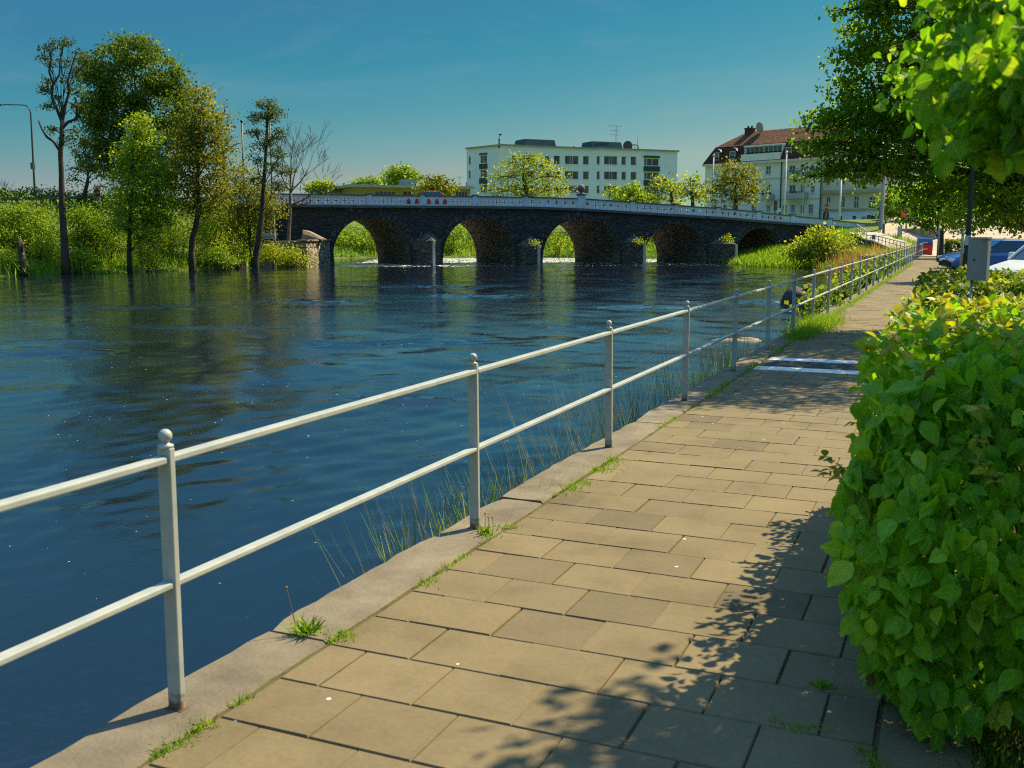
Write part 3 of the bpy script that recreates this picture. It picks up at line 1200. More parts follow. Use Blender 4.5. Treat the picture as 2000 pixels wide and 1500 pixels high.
# ------------------------------------------------------------------ windows and facades
glassm = NT('window_glass')
_c = glassm.ramp(glassm.noise(glassm.coords(), .9, 2), [(.35, (.015, .02, .022)), (.65, (.07, .085, .085))])
glassm.bsdf(_c, .06, spec=.7)
glassm = glassm.mat
framew = surf('window_frame_white', (.74, .74, .70), .05, 2, .6, .1)


def rect(pl, a, b, c, d, off=0.0):
    """picture rectangle (left, top, right, bottom) -> local x0, x1, z0, z1"""
    m = (b + d) / 2
    xa, xb = pl.x(a, m, off), pl.x(c, m, off)
    mm = (a + c) / 2
    return xa, xb, pl.xz(mm, d, off)[1], pl.xz(mm, b, off)[1]


class Facade:
    def __init__(self, pl, root):
        self.pl, self.root, self.holes = pl, root, []

    def window(self, x0, x1, z0, z1, mull=(0.5,), bars=(), arch=False, depth=.16, fr=.07, frame=framew, y0=0.0, hole=True, glass=None):
        h = [(x0, z0), (x1, z0), (x1, z1), (x0, z1)]
        if arch:
            r = (x1 - x0) / 2
            h = [(x0, z0), (x1, z0), (x1, z1 - r)] + [((x0 + x1) / 2 + r * math.cos(t), z1 - r + r * math.sin(t)) for t in [math.pi * k / 8 for k in range(1, 8)]] + [(x0, z1 - r)]
        if hole: self.holes.append(h)
        w, hh = x1 - x0, z1 - z0
        f = MB()
        y = y0 + depth
        for cx, cz, sx, sz in ((x0 + fr / 2, (z0 + z1) / 2, fr, hh), (x1 - fr / 2, (z0 + z1) / 2, fr, hh), ((x0 + x1) / 2, z0 + fr / 2, w - 2 * fr, fr), ((x0 + x1) / 2, z1 - fr / 2, w - 2 * fr, fr)):
            f.box((cx, y, cz), (sx, .08, sz))
        for m in mull:
            f.box((x0 + w * m, y, (z0 + z1) / 2), (fr * .9, .07, hh - 2 * fr))
        for m in bars:
            f.box(((x0 + x1) / 2, y, z0 + hh * m), (w - 2 * fr, .065, fr * .55))
        f.box(((x0 + x1) / 2, y0 - .03, z0 - .03), (w + .12, .16, .06))
        o = f.build('window', frame, self.root)
        g = MB()
        g.box(((x0 + x1) / 2, y + .05, (z0 + z1) / 2), (w - .02, .02, hh - .02))
        g.build('pane', glass or glassm, o)
        return o

    def wall(self, outline, mat, thick=.3, name='wall', y0=0.0):
        b = MB()
        b.prism(outline, y0, y0 + thick, self.holes, back=False)
        o = b.build(name, mat, self.root)
        self.holes = []
        return o


def plaster(name, col, var=.08, dirt=None, panel=None):
    t = NT(name)
    co = t.coords()
    n = t.noise(co, .5, 7, .65)
    c = t.ramp(n, [(.3, [x * (1 - var) for x in col]), (.7, [min(1, x * (1 + var)) for x in col])])
    st = t.noise(t.mapping(co, (1.6, 1.6, .15)), 1.2, 6, .7)
    c = t.mix(t.ramp(st, [(.55, 0.), (.75, .35)]), c, dirt or [x * .7 for x in col])
    h = t.noise(co, 40, 3)
    if panel:
        sp = t.n('ShaderNodeSeparateXYZ'); t.l(co, sp.inputs[0])
        def groove(o, size):
            m = t.math('PINGPONG', o, size / 2)
            return t.ramp(m, [(0.0, 1.0), (.03, 0.0)])
        g = t.math('MAXIMUM', groove(sp.outputs[0], panel[0]), groove(sp.outputs[2], panel[1]))
        c = t.mix(t.math('MULTIPLY', g, .3), c, [x * .5 for x in col])
    t.bsdf(c, .85, t.bump(h, .2, .01), spec=.25)
    return t.mat


def box_shell(name, mat, root, x0, x1, y0, y1, z0, z1):
    b = MB()
    b.box(((x0 + x1) / 2, (y0 + y1) / 2, (z0 + z1) / 2), (x1 - x0, y1 - y0, z1 - z0))
    return b.build(name, mat, root)


# ------------------------------------------------------------------ white apartment block
def white_block():
    P = Plane(979, 190, 1320, 206)
    root = P.root('apartment_block', 'white five storey flat roofed apartment block behind the middle of the bridge', 'building')
    wallm = plaster('white_panel', (.72, .77, .80), .05, panel=(2.4, 2.7))
    green = surf('dark_green_panel', (.012, .05, .045), .2, 1, .5)
    roofm = surf('roof_edge_metal', (.28, .27, .25), .1, 1, .5)
    F = Facade(P, root)
    x2 = P.x(1163)
    L = P.x(1320)
    zt1, zt2 = P.xz(979, 284.5)[1], P.xz(1163, 290.5)[1]
    rows = [(304, 321), (334, 350), (362, 377), (390, 405)]
    for r, (a, b) in enumerate(rows):
        for c0, c1, ml in ((998, 1009, ()), (1020, 1045, (.4, .6)), (1064, 1074.5, ()), (1082, 1094, ()), (1103.5, 1130, (.4, .6)), (1139, 1150.5, ())):
            sh = (c0 - 1100) * .012
            if r == 3 and c0 > 1135: pass
            F.window(*rect(P, c0, a + sh, c1, b + sh), mull=ml)
        for c0, c1, ml in ((1165.5, 1172, ()), (1180, 1206, (.4, .6)), (1214, 1223, ()), (1232, 1243, ())):
            sh = (c0 - 1163) * .015 + .5
            F.window(*rect(P, c0, a + sh, c1, b + sh), mull=ml)
    # glazed balconies with dark panels
    for a, b in ((309, 324), (336, 351), (364, 379), (392, 406)):
        F.window(*rect(P, 1258, a, 1287, b), mull=(.2, .55), depth=.12, fr=.09)
    F.wall([(0, -1), (L, -1), (L, zt2), (x2, zt2), (x2, zt1), (0, zt1)], wallm)
    for a, b in ((304.5, 308.5), (325, 335), (352, 363), (380, 391)):
        x0, x1, z0, z1 = rect(P, 1257, a, 1288, b)
        box_shell('balcony_panel', green, root, x0, x1, -.18, .05, z0, z1)
    # left gable
    G = Plane(913, 198, 979, 190)
    gl = P.x(979)
    rt = G.rz - P.rz
    gv = thing('gable', None, None)
    gv.parent = root
    rel = Matrix.Rotation(-P.rz, 3, 'Z') @ (G.o - P.o)
    gv.location = rel
    gv.rotation_euler = (0, 0, rt)
    FG = Facade(G, gv)
    for a, b in ((303, 319), (331, 347), (360, 376)):
        FG.window(*rect(G, 938, a, 951, b), mull=(.5,), depth=.1)
        FG.window(*rect(G, 915, a + 2, 919, b + 2), mull=(), depth=.1)
    FG.wall([(0, -1), (G.L, -1), (G.L, zt1), (0, zt1)], wallm, name='gable_wall')
    for a, b in ((299, 302.5), (320, 330), (348, 359)):
        x0, x1, z0, z1 = rect(G, 937, a, 952, b)
        box_shell('balcony_panel', green, gv, x0, x1, -.15, .05, z0, z1)
    # roof slab and far walls
    a0 = rel
    d = MB()
    back = Vector((math.cos(rt), math.sin(rt), 0)) * -G.L
    def ring(z): return [(-.25, -.3, z), (x2 + .1, -.3, z), (x2 + .1, 10.6, z), (a0.x - .3, a0.y + 0.1, z)]
    d.add([(*p[:2], zt1) for p in ring(0)] + [(*p[:2], zt1 + .28) for p in ring(0)], [(0, 1, 2, 3), (4, 5, 6, 7), (0, 1, 5, 4), (1, 2, 6, 5), (2, 3, 7, 6), (3, 0, 4, 7)])
    d.box(((x2 + L) / 2 + .2, 5, zt2 + .14), (L - x2 + .1, 10.6, .28))
    d.build('roof', roofm, root)
    box_shell('side_wall', wallm, root, L - .3, L, .3, 10, -1, zt2)
    box_shell('side_wall', wallm, root, x2 - .3, x2, .31, 10, -1, zt1)
    box_shell('back_wall', wallm, root, a0.x, L, 9.9, 10.2, -1, zt2 - .05)
    # dark plant rooms on the roof
    dk = surf('plant_room_metal', (.008, .05, .055), .15, .6, .45, .1)
    for c0, c1, t0, t1 in ((1023, 1089, 272, 289), (1156, 1219, 276.5, 292)):
        x0, x1, z0, z1 = rect(P, c0, t0, c1, t1, 3)
        b = MB()
        b.add([(x0, 3, z0 - .5), (x1, 3, z0 - .5), (x1, 8, z0 - .5), (x0, 8, z0 - .5), (x0 + .4, 3.5, z1), (x1 - .4, 3.5, z1), (x1 - .4, 7.5, z1), (x0 + .4, 7.5, z1)],
              [(0, 3, 2, 1), (4, 5, 6, 7), (0, 1, 5, 4), (1, 2, 6, 5), (2, 3, 7, 6), (3, 0, 4, 7)])
        b.build('plant_room', dk, root)
    iron = surf('roof_iron', (.05, .05, .05), .2, 2, .6)
    def up(px, py0, py1, off=4):
        xa, za = P.xz(px, py0, off); _, zb = P.xz(px, py1, off)
        return xa, za, zb
    b = MB()
    x, z0, z1 = up(1203, 276, 246)
    b.bar((x, 4, z0 - .6), (x, 4, z1), .07, .07)
    for k, w in ((0.0, 1.7), (.9, 1.3), (1.7, 1.5)):
        b.bar((x - w, 4, z1 - k), (x + w * .7, 4, z1 - k), .05, .05)
    b.build('aerial', iron, root)
    b = MB()
    x, z0, z1 = up(1245, 294, 268)
    b.bar((x, 4, z0 - 1), (x, 4, z1), .05, .05)
    b.build('aerial', iron, root)
    b = MB()
    x, z0, z1 = up(1224, 285, 279)
    b.tube([(x, 3.6, z0), (x + .05, 3.75, z0), (x + .1, 3.8, z0)], [.95, .7, .1], 16)
    b.bar((x, 3.9, z0 - 2), (x, 3.9, z0), .12, .12)
    x, z0, z1 = up(1239, 288, 283)
    b.tube([(x + .8 * math.cos(a), 3.8, z0 + .55 * math.sin(a)) for a in [2 * math.pi * k / 14 for k in range(15)]], .10, 6)
    b.bar((x, 3.8, z0 - 1.4), (x, 3.8, z0 + .5), .08, .08)
    b.build('satellite_dish', iron, root)
    b = MB()
    x, z0, z1 = up(975, 284, 261, .6)
    b.tube([(x, .6, z0 - .4), (x, .6, z0 + .4), (x, .6, z0 + .9), (x, .6, z1)], [.28, .16, .1, .04], 8)
    b.ball((x, .6, z0 + 1.0), .22, 8)
    b.prism([(x, z1 - .35), (x + .5, z1 - .25), (x + .5, z1 - .05), (x, z1)], .58, .62)
    b.build('weather_vane', iron, root)
    b = MB()
    for px in (968, 1121, 1137, 1000):
        x, z0, z1 = up(px, 292, 285.5)
        b.tube([(x, 4, z0 - 1), (x, 4, z1)], .14, 8)
    b.build('vent_pipe', iron, root)


white_block()


# ------------------------------------------------------------------ old cream house with mansard roof
def cream_house():
    P = Plane(1374, 166, 1601, 150)
    root = P.root('mansard_house', 'cream town house with brown mansard roof and balconies at the right bridge end', 'building')
    wallm = plaster('cream_plaster', (.80, .76, .66), .06)
    tile = stone_mat('brown_tiles', (.16, .062, .028), (.07, .03, .016), (.34, .22), .3)
    tile2 = stone_mat('brown_tiles_steep', (.10, .032, .018), (.05, .02, .012), (.34, .22), .3)
    trim = surf('house_trim', (.62, .58, .48), .06, 1, .8)
    L = P.x(1601)
    xb0, xb1 = P.x(1445), P.x(1521)
    ze = P.xz(1374, 322.5)[1]
    F = Facade(P, root)
    def win(a, b, c, d, **k): F.window(*rect(P, a, b, c, d), **k)
    for r in ((330, 345), (367, 381), (400, 413)):
        win(1392, r[0], 1397.5, r[1], bars=(.5,))
        win(1412, r[0], 1419, r[1], bars=(.5,))
        win(1430, r[0], 1437, r[1], bars=(.5,))
    win(1495, 324, 1505, 341, bars=(.5,)); win(1495.5, 361, 1503.5, 381, bars=(.33, .66)); win(1497, 401, 1504, 412, bars=(.5,))
    win(1467, 326, 1476, 343, bars=(.5,)); win(1467, 363, 1476, 381, bars=(.5,)); win(1467, 401, 1476, 413, bars=(.5,))
    for r in ((323, 338), (361, 376)):
        win(1541, r[0], 1553, r[1] + 5, bars=(.5,)); win(1563, r[0], 1571, r[1] + 5, bars=(.5,))
        win(1583, r[0] + 2, 1591, r[1] + 1, bars=(.33, .66))
    win(1528, 400, 1536, 415, bars=(.5,)); win(1544, 400, 1552, 416, bars=(.33, .66)); win(1562, 400, 1570, 417, bars=(.33, .66)); win(1578.5, 399, 1588, 418, bars=(.33, .66))
    F.wall([(0, 0), (L, 0), (L, ze), (xb1, ze), (xb1, ze + .01), (0, ze + .01)], wallm)
    box_shell('side_wall', wallm, root, -.0, .3, .31, 10, 0, ze)
    box_shell('side_wall', wallm, root, L - .3, L, .31, 10, 0, ze)
    # cornices and string courses
    c = MB()
    c.box((L / 2, -.18, ze - .1), (L + .5, .5, .34))
    zc = P.xz(1480, 349)[1]
    c.box((L / 2, -.05, zc), (L, .14, .2))
    c.box((L / 2, -.04, P.xz(1480, 390)[1]), (L, .12, .18))
    c.build('cornice', trim, root)
    # projecting centre carrying the glazed roof terrace
    zb = P.xz(1483, 304)[1]
    c = MB()
    c.box(((xb0 + xb1) / 2, -.02, (ze + zb) / 2 + .1), (xb1 - xb0, .55, zb - ze + .4))
    c.build('attic_wall', wallm, root)
    x0, x1 = P.x(1452), P.x(1527)
    zt = P.xz(1490, 281)[1]
    terr = thing('roof_terrace', None, None); terr.parent = root
    FT = Facade(P, terr)
    x0, x1, z0, z1 = rect(P, 1453, 285, 1525, 303)
    for i in range(2):
        a = x0 + (x1 - x0) * i / 2 + .1; b_ = x0 + (x1 - x0) * (i + 1) / 2 - .1
        FT.window(a, b_, z0, z1, mull=(.25, .5, .75), fr=.06, hole=False, depth=.5)
    c = MB()
    c.box(((x0 + x1) / 2, 1.0, z1 + .12), (x1 - x0 + .3, 1.8, .22))
    c.box((x0 - .05, 1.0, (z0 + z1) / 2), (.12, 1.4, z1 - z0)); c.box((x1 + .05, 1.0, (z0 + z1) / 2), (.12, 1.4, z1 - z0))
    c.build('terrace_frame', framew, terr)
    # mansard: steep lower slope, shallow upper slope, hipped at the left
    zk = P.xz(1384.5, 287.5)[1]
    zr = P.xz(1422, 261, 5)[1]
    ky = 1.3
    kx = .9
    m = MB()
    e0 = [(-.35, -.4, ze), (L + .2, -.4, ze), (L + .2, 10.6, ze), (-.35, 10.6, ze)]
    k0 = [(kx, ky, zk), (L, ky, zk), (L, 9, zk), (kx, 9, zk)]
    m.add(e0 + k0, [(0, 1, 5, 4), (1, 2, 6, 5), (2, 3, 7, 6), (3, 0, 4, 7)], 1)
    r0 = [(4.2, 5.1, zr), (L, 5.1, zr)]
    m.add([(p[0], p[1], p[2] + .003) for p in k0] + r0, [(0, 1, 5, 4), (1, 2, 5), (2, 3, 4, 5), (3, 0, 4)], 0)
    roof = m.build('roof', [tile, tile2], root)
    c = MB()
    x, z = P.xz(1464, 258, 4.6)
    c.box((x, 4.7, z - 1.0), (1.3, 1.0, 3.0)); c.box((x, 4.7, z + .55), (1.45, 1.15, .16))
    for k in (-.35, .35): c.tube([(x + k, 4.7, z + .55), (x + k, 4.7, z + .95)], .16, 8)
    c.build('chimney', stone_mat('chimney_brick', (.14, .05, .03), (.1, .08, .06), (.25, .08), .2), roof)
    c = MB()
    c.tube([(P.x(1482, 255, 4), 4.2, zr + .4), (P.x(1482, 255, 4) + .05, 4.4, zr + .45)], [.85, .3], 14)
    c.build('satellite_dish', surf('dish_grey', (.35, .3, .27), .1), roof)
    for a, b, c_, d in ((1396, 298.5, 1406, 312.5), (1427, 296, 1437.5, 310), (1536.5, 287.5, 1547.5, 304)):
        x0, x1, z0, z1 = rect(P, a, b, c_, d, .4)
        dm = thing('dormer', None, None); dm.parent = root
        FD = Facade(P, dm)
        FD.window(x0, x1, z0, z1, mull=(), bars=(.5,), y0=.1, hole=False, depth=.1)
        c = MB()
        mx = (x0 + x1) / 2
        w = (x1 - x0) / 2 + .28
        c.prism([(mx - w, z0 - .1), (mx + w, z0 - .1), (mx + w, z1 + .05), (mx + w * .6, z1 + .45), (mx, z1 + .62), (mx - w * .6, z1 + .45), (mx - w, z1 + .05)], .28, 2.0)
        c.build('dormer_hood', surf('dormer_lead', (.04, .035, .04), .2, 1, .6), dm)
    # balconies with grey fronts and planters
    bal = surf('balcony_grey', (.42, .43, .44), .1, 1, .7)
    pl = surf('planter_green', (.06, .09, .03), .4, 3, .9)
    for a, b, c_, d in ((1533, 336, 1573, 347.5), (1532, 377, 1571.5, 388), (1489, 380, 1506, 390)):
        x0, x1, z0, z1 = rect(P, a, b, c_, d, -1)
        bo = MB()
        bo.box(((x0 + x1) / 2, -.6, z0 + .06), (x1 - x0, 1.2, .12))
        bo.box(((x0 + x1) / 2, -1.18, (z0 + z1) / 2 + .08), (x1 - x0, .06, z1 - z0 - .1))
        for sx in (x0 + .03, x1 - .03): bo.box((sx, -.6, (z0 + z1) / 2 + .08), (.06, 1.1, z1 - z0 - .1))
        bb = bo.build('balcony', bal, root)
        q = MB()
        for i in range(6):
            q.ball((x0 + (x1 - x0) * (i + .5) / 6, -1.1, z1 + .12), random.uniform(.1, .24), 7)
        q.build('planter', pl, bb)
    # pediment over a middle window, rain pipes
    c = MB()
    x0, x1, z0, z1 = rect(P, 1492, 353, 1507, 361)
    c.prism([(x0, z0), (x1, z0), ((x0 + x1) / 2, z1)], -.16, .0)
    c.build('pediment', trim, root)
    c = MB()
    for px in (1523, 1601):
        x = P.x(px)
        c.tube([(x, -.12, 0), (x, -.12, ze)], .09, 8)
    c.build('rain_pipe', surf('pipe_dark', (.05, .07, .06), .1), root)


cream_house()


def beige_house():
    P = Plane(1603, 150, 1720, 143)
    root = P.root('corner_house', 'weathered beige stone house with white ground floor and arched windows right of the mansard house', 'building')
    wallm = plaster('beige_stone', (.66, .56, .42), .1, dirt=(.3, .25, .18), panel=(.9, .45))
    white = plaster('white_base', (.74, .79, .83), .05)
    L = P.x(1720)
    zm = P.xz(1650, 409.5)[1]
    ze = P.xz(1660, 318)[1]
    F = Facade(P, root)
    for a, b, c, d, ar in ((1613, 384, 1621.5, 397, False), (1641, 383, 1649.5, 406, True), (1667, 383, 1677, 407, True), (1696, 384, 1709, 407, True),
                           (1612, 345, 1621, 362, False), (1641, 345, 1650, 362, False), (1668, 345, 1677, 362, False), (1697, 345, 1708, 362, False)):
        F.window(*rect(P, a, b, c, d), mull=(.5,), bars=(.66,), arch=ar, frame=framew)
    F.wall([(0, zm), (L, zm), (L, ze), (0, ze)], wallm)
    for a, b, c, d, ar in ((1607, 412, 1619.5, 427, True), (1639, 421.5, 1645, 430, False), (1665, 421.5, 1672, 433, False), (1692.5, 420, 1710, 436, False)):
        F.window(*rect(P, a, b, c, d), mull=(.5,) if c - a > 10 else (), arch=ar, frame=surf('dark_frame', (.03, .04, .035), .1))
    F.wall([(0, 0), (L, 0), (L, zm - .002), (0, zm - .002)], white, name='ground_floor')
    c = MB()
    c.box((L / 2, -.2, P.xz(1660, 374)[1]), (L, .5, .45))
    c.box((L / 2, -.1, zm), (L, .22, .22))
    c.box((L / 2, -.25, ze + .1), (L + .3, .6, .4))
    c.build('cornice', surf('stone_trim', (.40, .34, .26), .15, 1, .85), root)
    box_shell('side_wall', wallm, root, L - .3, L, .31, 9, 0, ze)
    r = MB()
    r.add([(-.2, -.4, ze + .3), (L + .3, -.4, ze + .3), (L + .3, 9.5, ze + .3), (-.2, 9.5, ze + .3), (-.2, 4.5, ze + 3.2), (L - 3, 4.5, ze + 3.2)], [(0, 1, 5, 4), (1, 2, 5), (2, 3, 4, 5), (3, 0, 4)])
    r.build('roof', surf('grey_roof', (.12, .11, .11), .2, 1, .7), root)
    sg = MB()
    for a in (1683.5, 1713):
        x0, x1, z0, z1 = rect(P, a, 423, a + 7, 433)
        sg.box(((x0 + x1) / 2, -.06, (z0 + z1) / 2), (x1 - x0, .05, z1 - z0))
    sg.build('notice_board', surf('tan_board', (.38, .27, .14), .15, 2, .7), root)


beige_house()


def yellow_house():
    P = Plane(690, 158, 918, 165)
    root = P.root('low_house', 'low yellow flat roofed house behind the left half of the bridge', 'building')
    y = plaster('ochre_plaster', (.40, .31, .13), .1)
    L = P.L
    zt = P.xz(800, 367)[1]
    F = Facade(P, root)
    for a, c in ((733, 773), (787, 806), (884, 913)):
        F.window(*rect(P, a, 373, c, 383), mull=(.2, .4, .6, .8) if c - a > 25 else (.5,), frame=surf('house_frame', (.5, .5, .46), .1))
    F.wall([(0, 0), (L, 0), (L, zt), (0, zt)], y)
    box_shell('side_wall', y, root, -.0, .3, .31, 12, 0, zt)
    b = MB()
    b.box((L / 2 - .2, 5.6, zt + .13), (L + 1.4, 13, .26))
    b.box((L / 2 - .2, 5.6, zt + .31), (L + 1.5, 13.1, .1))
    b.build('roof', surf('pale_roof_edge', (.45, .44, .40), .1, 1, .7), root)
    x0, x1, z0, z1 = rect(P, 788, 349.5, 812, 362, 4)
    b = MB(); b.box(((x0 + x1) / 2, 5, (z0 + z1) / 2 - .3), (x1 - x0, 3, z1 - z0 + .5))
    b.build('roof_box', surf('blue_grey_metal', (.10, .19, .24), .1, 1, .5), root)
    b = MB()
    x, z = P.xz(898, 352, 4)
    b.bar((x, 4, zt), (x, 4, z + .6), .06, .06); b.bar((x - .6, 4, z + .5), (x + .7, 4, z + .5), .05, .05)
    for px in (888, 911): b.tube([(P.x(px, 360, 4), 4, zt), (P.x(px, 360, 4), 4, zt + 1.2)], .1, 6)
    b.build('aerial', surf('aerial_grey', (.1, .1, .1), .1), root)


yellow_house()

# ------------------------------------------------------------------ vegetation
LEAF = {
    'maple': leafmat('leaf_maple', (0.045, 0.090, 0.012), (0.112, 0.188, 0.021), (0.255, 0.315, 0.038), .45),
    'bright': leafmat('leaf_bright', (0.105, 0.195, 0.015), (0.240, 0.360, 0.027), (0.450, 0.525, 0.053), .48),
    'olive': leafmat('leaf_olive', (.085, .100, .014), (.21, .235, .026), (.40, .38, .045), .47),
    'shrub': leafmat('leaf_shrub', (.07, .13, .010), (.20, .32, .022), (.40, .48, .045), .47),
    'yellow': leafmat('leaf_yellow', (.15, .21, .014), (.32, .40, .030), (.54, .56, .06), .48),
    'dark': leafmat('leaf_dark', (0.030, 0.054, 0.012), (0.075, 0.120, 0.018), (0.180, 0.210, 0.030), .38),
    'linden': leafmat('leaf_linden', (.06, .14, .010), (.16, .31, .020), (.40, .52, .04), .58),
    'grass': leafmat('grass_blade', (.09, .20, .012), (.20, .37, .022), (.38, .48, .045), .45),
    'drygrass': leafmat('dry_blade', (0.240, 0.165, 0.060), (0.420, 0.270, 0.090), (0.570, 0.420, 0.180), .3),
    'reed': leafmat('reed_blade', (0.075, 0.112, 0.022), (0.240, 0.210, 0.075), (0.510, 0.405, 0.210), .3),
}
BARK = surf('bark', (.085, .065, .045), .4, 2.5, .95, .9, 14, spec=.1, dist=.05)
BARK2 = surf('bark_pale', (.15, .12, .09), .35, 3, .95, .9, 14, spec=.1, dist=.05)  # paler bark, used on the leafless tree
PXM = lambda d: d / 2021.0


def grow(mb, p, d, r, ln, depth, spread=.55, up=.12, rmin=.012, kids=3, tips=None, n=5):
    """a forking branch"""
    pts = [Vector(p)]
    d = Vector(d).normalized()
    for i in range(4):
        d = (d + Vector((random.gauss(0, .13), random.gauss(0, .13), random.gauss(up * .35, .1)))).normalized()
        pts.append(pts[-1] + d * ln / 4)
    r1 = max(rmin, r * .55)
    mb.tube(pts, [r + (r1 - r) * i / 4 for i in range(5)], n, cap=False)
    if tips is not None: tips.append(tuple(pts[-1])); tips.append(tuple(pts[2]))
    if depth == 0: return
    for k in range(kids):
        t = 1.0 if k == 0 else random.uniform(.35, .95)
        i = min(3, int(t * 4))
        q = pts[i] + (pts[i + 1] - pts[i]) * (t * 4 - i)
        dd = (d + Vector((random.gauss(0, spread), random.gauss(0, spread), random.gauss(up, spread * .6)))).normalized()
        grow(mb, q, dd, max(rmin, r1 * random.uniform(.7, .95)), ln * random.uniform(.55, .85), depth - 1, spread, up, rmin, kids, tips, max(3, n - 1))


def tree(name, label, cat, d, trunk, lobes, leafkind, leaf=.26, per=16, sig=.42, dens=1.0, group=None, limbs=(), bark=None, twigs=4, base=None,
         rv=1.0, nolimb=False, twig_r=.02, shell=.35, sink=.3, tmpl=FAR, droop=0.0, flat=.5):
    """trunk: [(px, py, width px)...] from the foot up; lobes: (px, py, rx, ry[, clusters[, depth shift]]) in picture units at distance d"""
    s = PXM(d)
    tp = [at(a, b, d) for a, b, _ in trunk]
    tr = [max(.012, w * s / 2) for _, _, w in trunk]
    if base is None:
        gz = ground_z(tp[0])
        foot = Vector((tp[0].x, tp[0].y, gz - sink))
        if foot.z < tp[0].z - .05:
            tp.insert(0, foot); tr.insert(0, tr[0] * 1.25)
        else:
            tp[0].z = gz - sink
    org = tp[0].copy()
    root = thing(name, label, cat, org, 0, group)
    tb, C = MB(org), []
    tb.tube(tp, tr, 9, cap=True)
    for lim in limbs:
        lp = [at(a, b, d + (q[0] if q else 0)) for a, b, w, *q in lim]
        tb.tube(lp, [max(.012, l[2] * s / 2) for l in lim], 6, cap=False)
    r = random.Random(len(label) * 7 + int(d))
    for lb in lobes:
        px, py, rx, ry = lb[:4]
        dz = lb[5] if len(lb) > 5 else r.uniform(-1, 1) * rx * s * .5
        c = at(px, py, d + dz)
        vol = rx * ry
        k = lb[4] if len(lb) > 4 and lb[4] else max(4, int(dens * vol / 26))
        cc = cam_basis_ellip(k, c, rx * s, (rx + ry) / 2 * s * rv, ry * s, shell)
        C.append(cc)
        if nolimb: continue
        # limb from the trunk up into this lobe, then twigs to some clusters
        cand = [i for i, p in enumerate(tp) if p.z < c.z - ry * s * .3] or [0]
        i = max(cand, key=lambda j: tp[j].z)
        st = tp[i]
        rr = min(tr[i] * .6, .02 + rx * s * .03)
        path = bezier(st, c, (r.gauss(0, .3), r.gauss(0, .3), rx * s * .35 + .2), 7)
        tb.tube(path, [rr * (1 - .75 * j / 7) for j in range(8)], 6, cap=False)
        for q in range(min(len(cc), twigs)):
            j = r.randrange(3, 8)
            e = Vector(cc[q])
            tb.tube(bezier(path[j], e, (r.gauss(0, .3), r.gauss(0, .3), .2), 4), [max(.008, twig_r * (1.4 - .22 * w)) for w in range(5)], 4, cap=False)
    tb.build('trunk', bark or BARK, root, smooth=True, fixn=False)
    if C:
        C = np.concatenate(C)
        pts = clump_leaves(C, per, sig, flat)
        n = len(pts)
        shade = np.repeat(rng.normal(0, .16, len(C)), per)
        tint = np.clip(.5 + shade + rng.normal(0, .17, n), 0, 1)
        D = rand_dirs(n, -.35 - droop)
        N = rand_dirs(n, .9)
        sz = leaf * rng.uniform(.65, 1.25, n)
        leaf_object('crown', pts, D, N, sz, sz * rng.uniform(.65, .95, n), LEAF[leafkind], root, tint=tint, org=org, tmpl=tmpl)
    return root


def bush(name, label, cat, d, lobes, leafkind, leaf=.2, per=16, sig=.3, dens=1.0, group=None, stems=6, base=None, rv=1.0, shell=.3):
    s = PXM(d)
    lx = sum(l[0] for l in lobes) / len(lobes)
    ly = max(l[1] + l[3] for l in lobes)
    org = at(lx, ly, d)
    org.z = ground_z(org) if base is None else base
    root = thing(name, label, cat, org, 0, group)
    C = []
    sb = MB(org)
    r = random.Random(len(label))
    for lb in lobes:
        px, py, rx, ry = lb[:4]
        c = at(px, py, d + (lb[4] if len(lb) > 4 else r.uniform(-.4, .4) * rx * s))
        k = max(5, int(dens * rx * ry / 22))
        cc = cam_basis_ellip(k, c, rx * s, (rx + ry) / 2 * s * rv, ry * s, shell)
        C.append(cc)
        for q in range(min(stems, len(cc))):
            f = Vector((c.x + r.gauss(0, rx * s * .3), c.y + r.gauss(0, rx * s * .3), 0))
            f.z = max(ground_z(f), -1.35) - .1
            sb.tube(bezier(f, cc[q], (r.gauss(0, .2), r.gauss(0, .2), .1), 5), [.035, .03, .025, .02, .014, .008], 5, cap=False)
    if sb.v: sb.build('stems', BARK, root, smooth=True, fixn=False)
    C = np.concatenate(C)
    pts = clump_leaves(C, per, sig)
    n = len(pts)
    tint = np.clip(.5 + np.repeat(rng.normal(0, .16, len(C)), per) + rng.normal(0, .17, n), 0, 1)
    sz = leaf * rng.uniform(.65, 1.25, n)
    leaf_object('foliage', pts, rand_dirs(n, -.1), rand_dirs(n, .8), sz, sz * rng.uniform(.6, .9, n), LEAF[leafkind], root, tint=tint, org=org)
    return root


def blades(name, P, h, w, mat, lean=.35, tint=None):
    """upright blades (grass, reed) standing on points P"""
    n = len(P)
    D = rand_dirs(n) * lean
    D[:, 2] = 1
    N = rand_dirs(n); N[:, 2] *= .2
    hh = h * rng.uniform(.5, 1.2, n) if np.isscalar(h) else h
    T = np.array([[0, .5, 0], [0, -.5, 0], [.5, -.36, .05], [.5, .36, .05], [1.0, -.05, .26], [1.0, .05, .26]])
    return leaf_object(name, P, D, N, hh, w * rng.uniform(.6, 1.4, n), mat, tmpl=(T, [(0, 1, 2, 3), (3, 2, 4, 5)]), tint=tint)


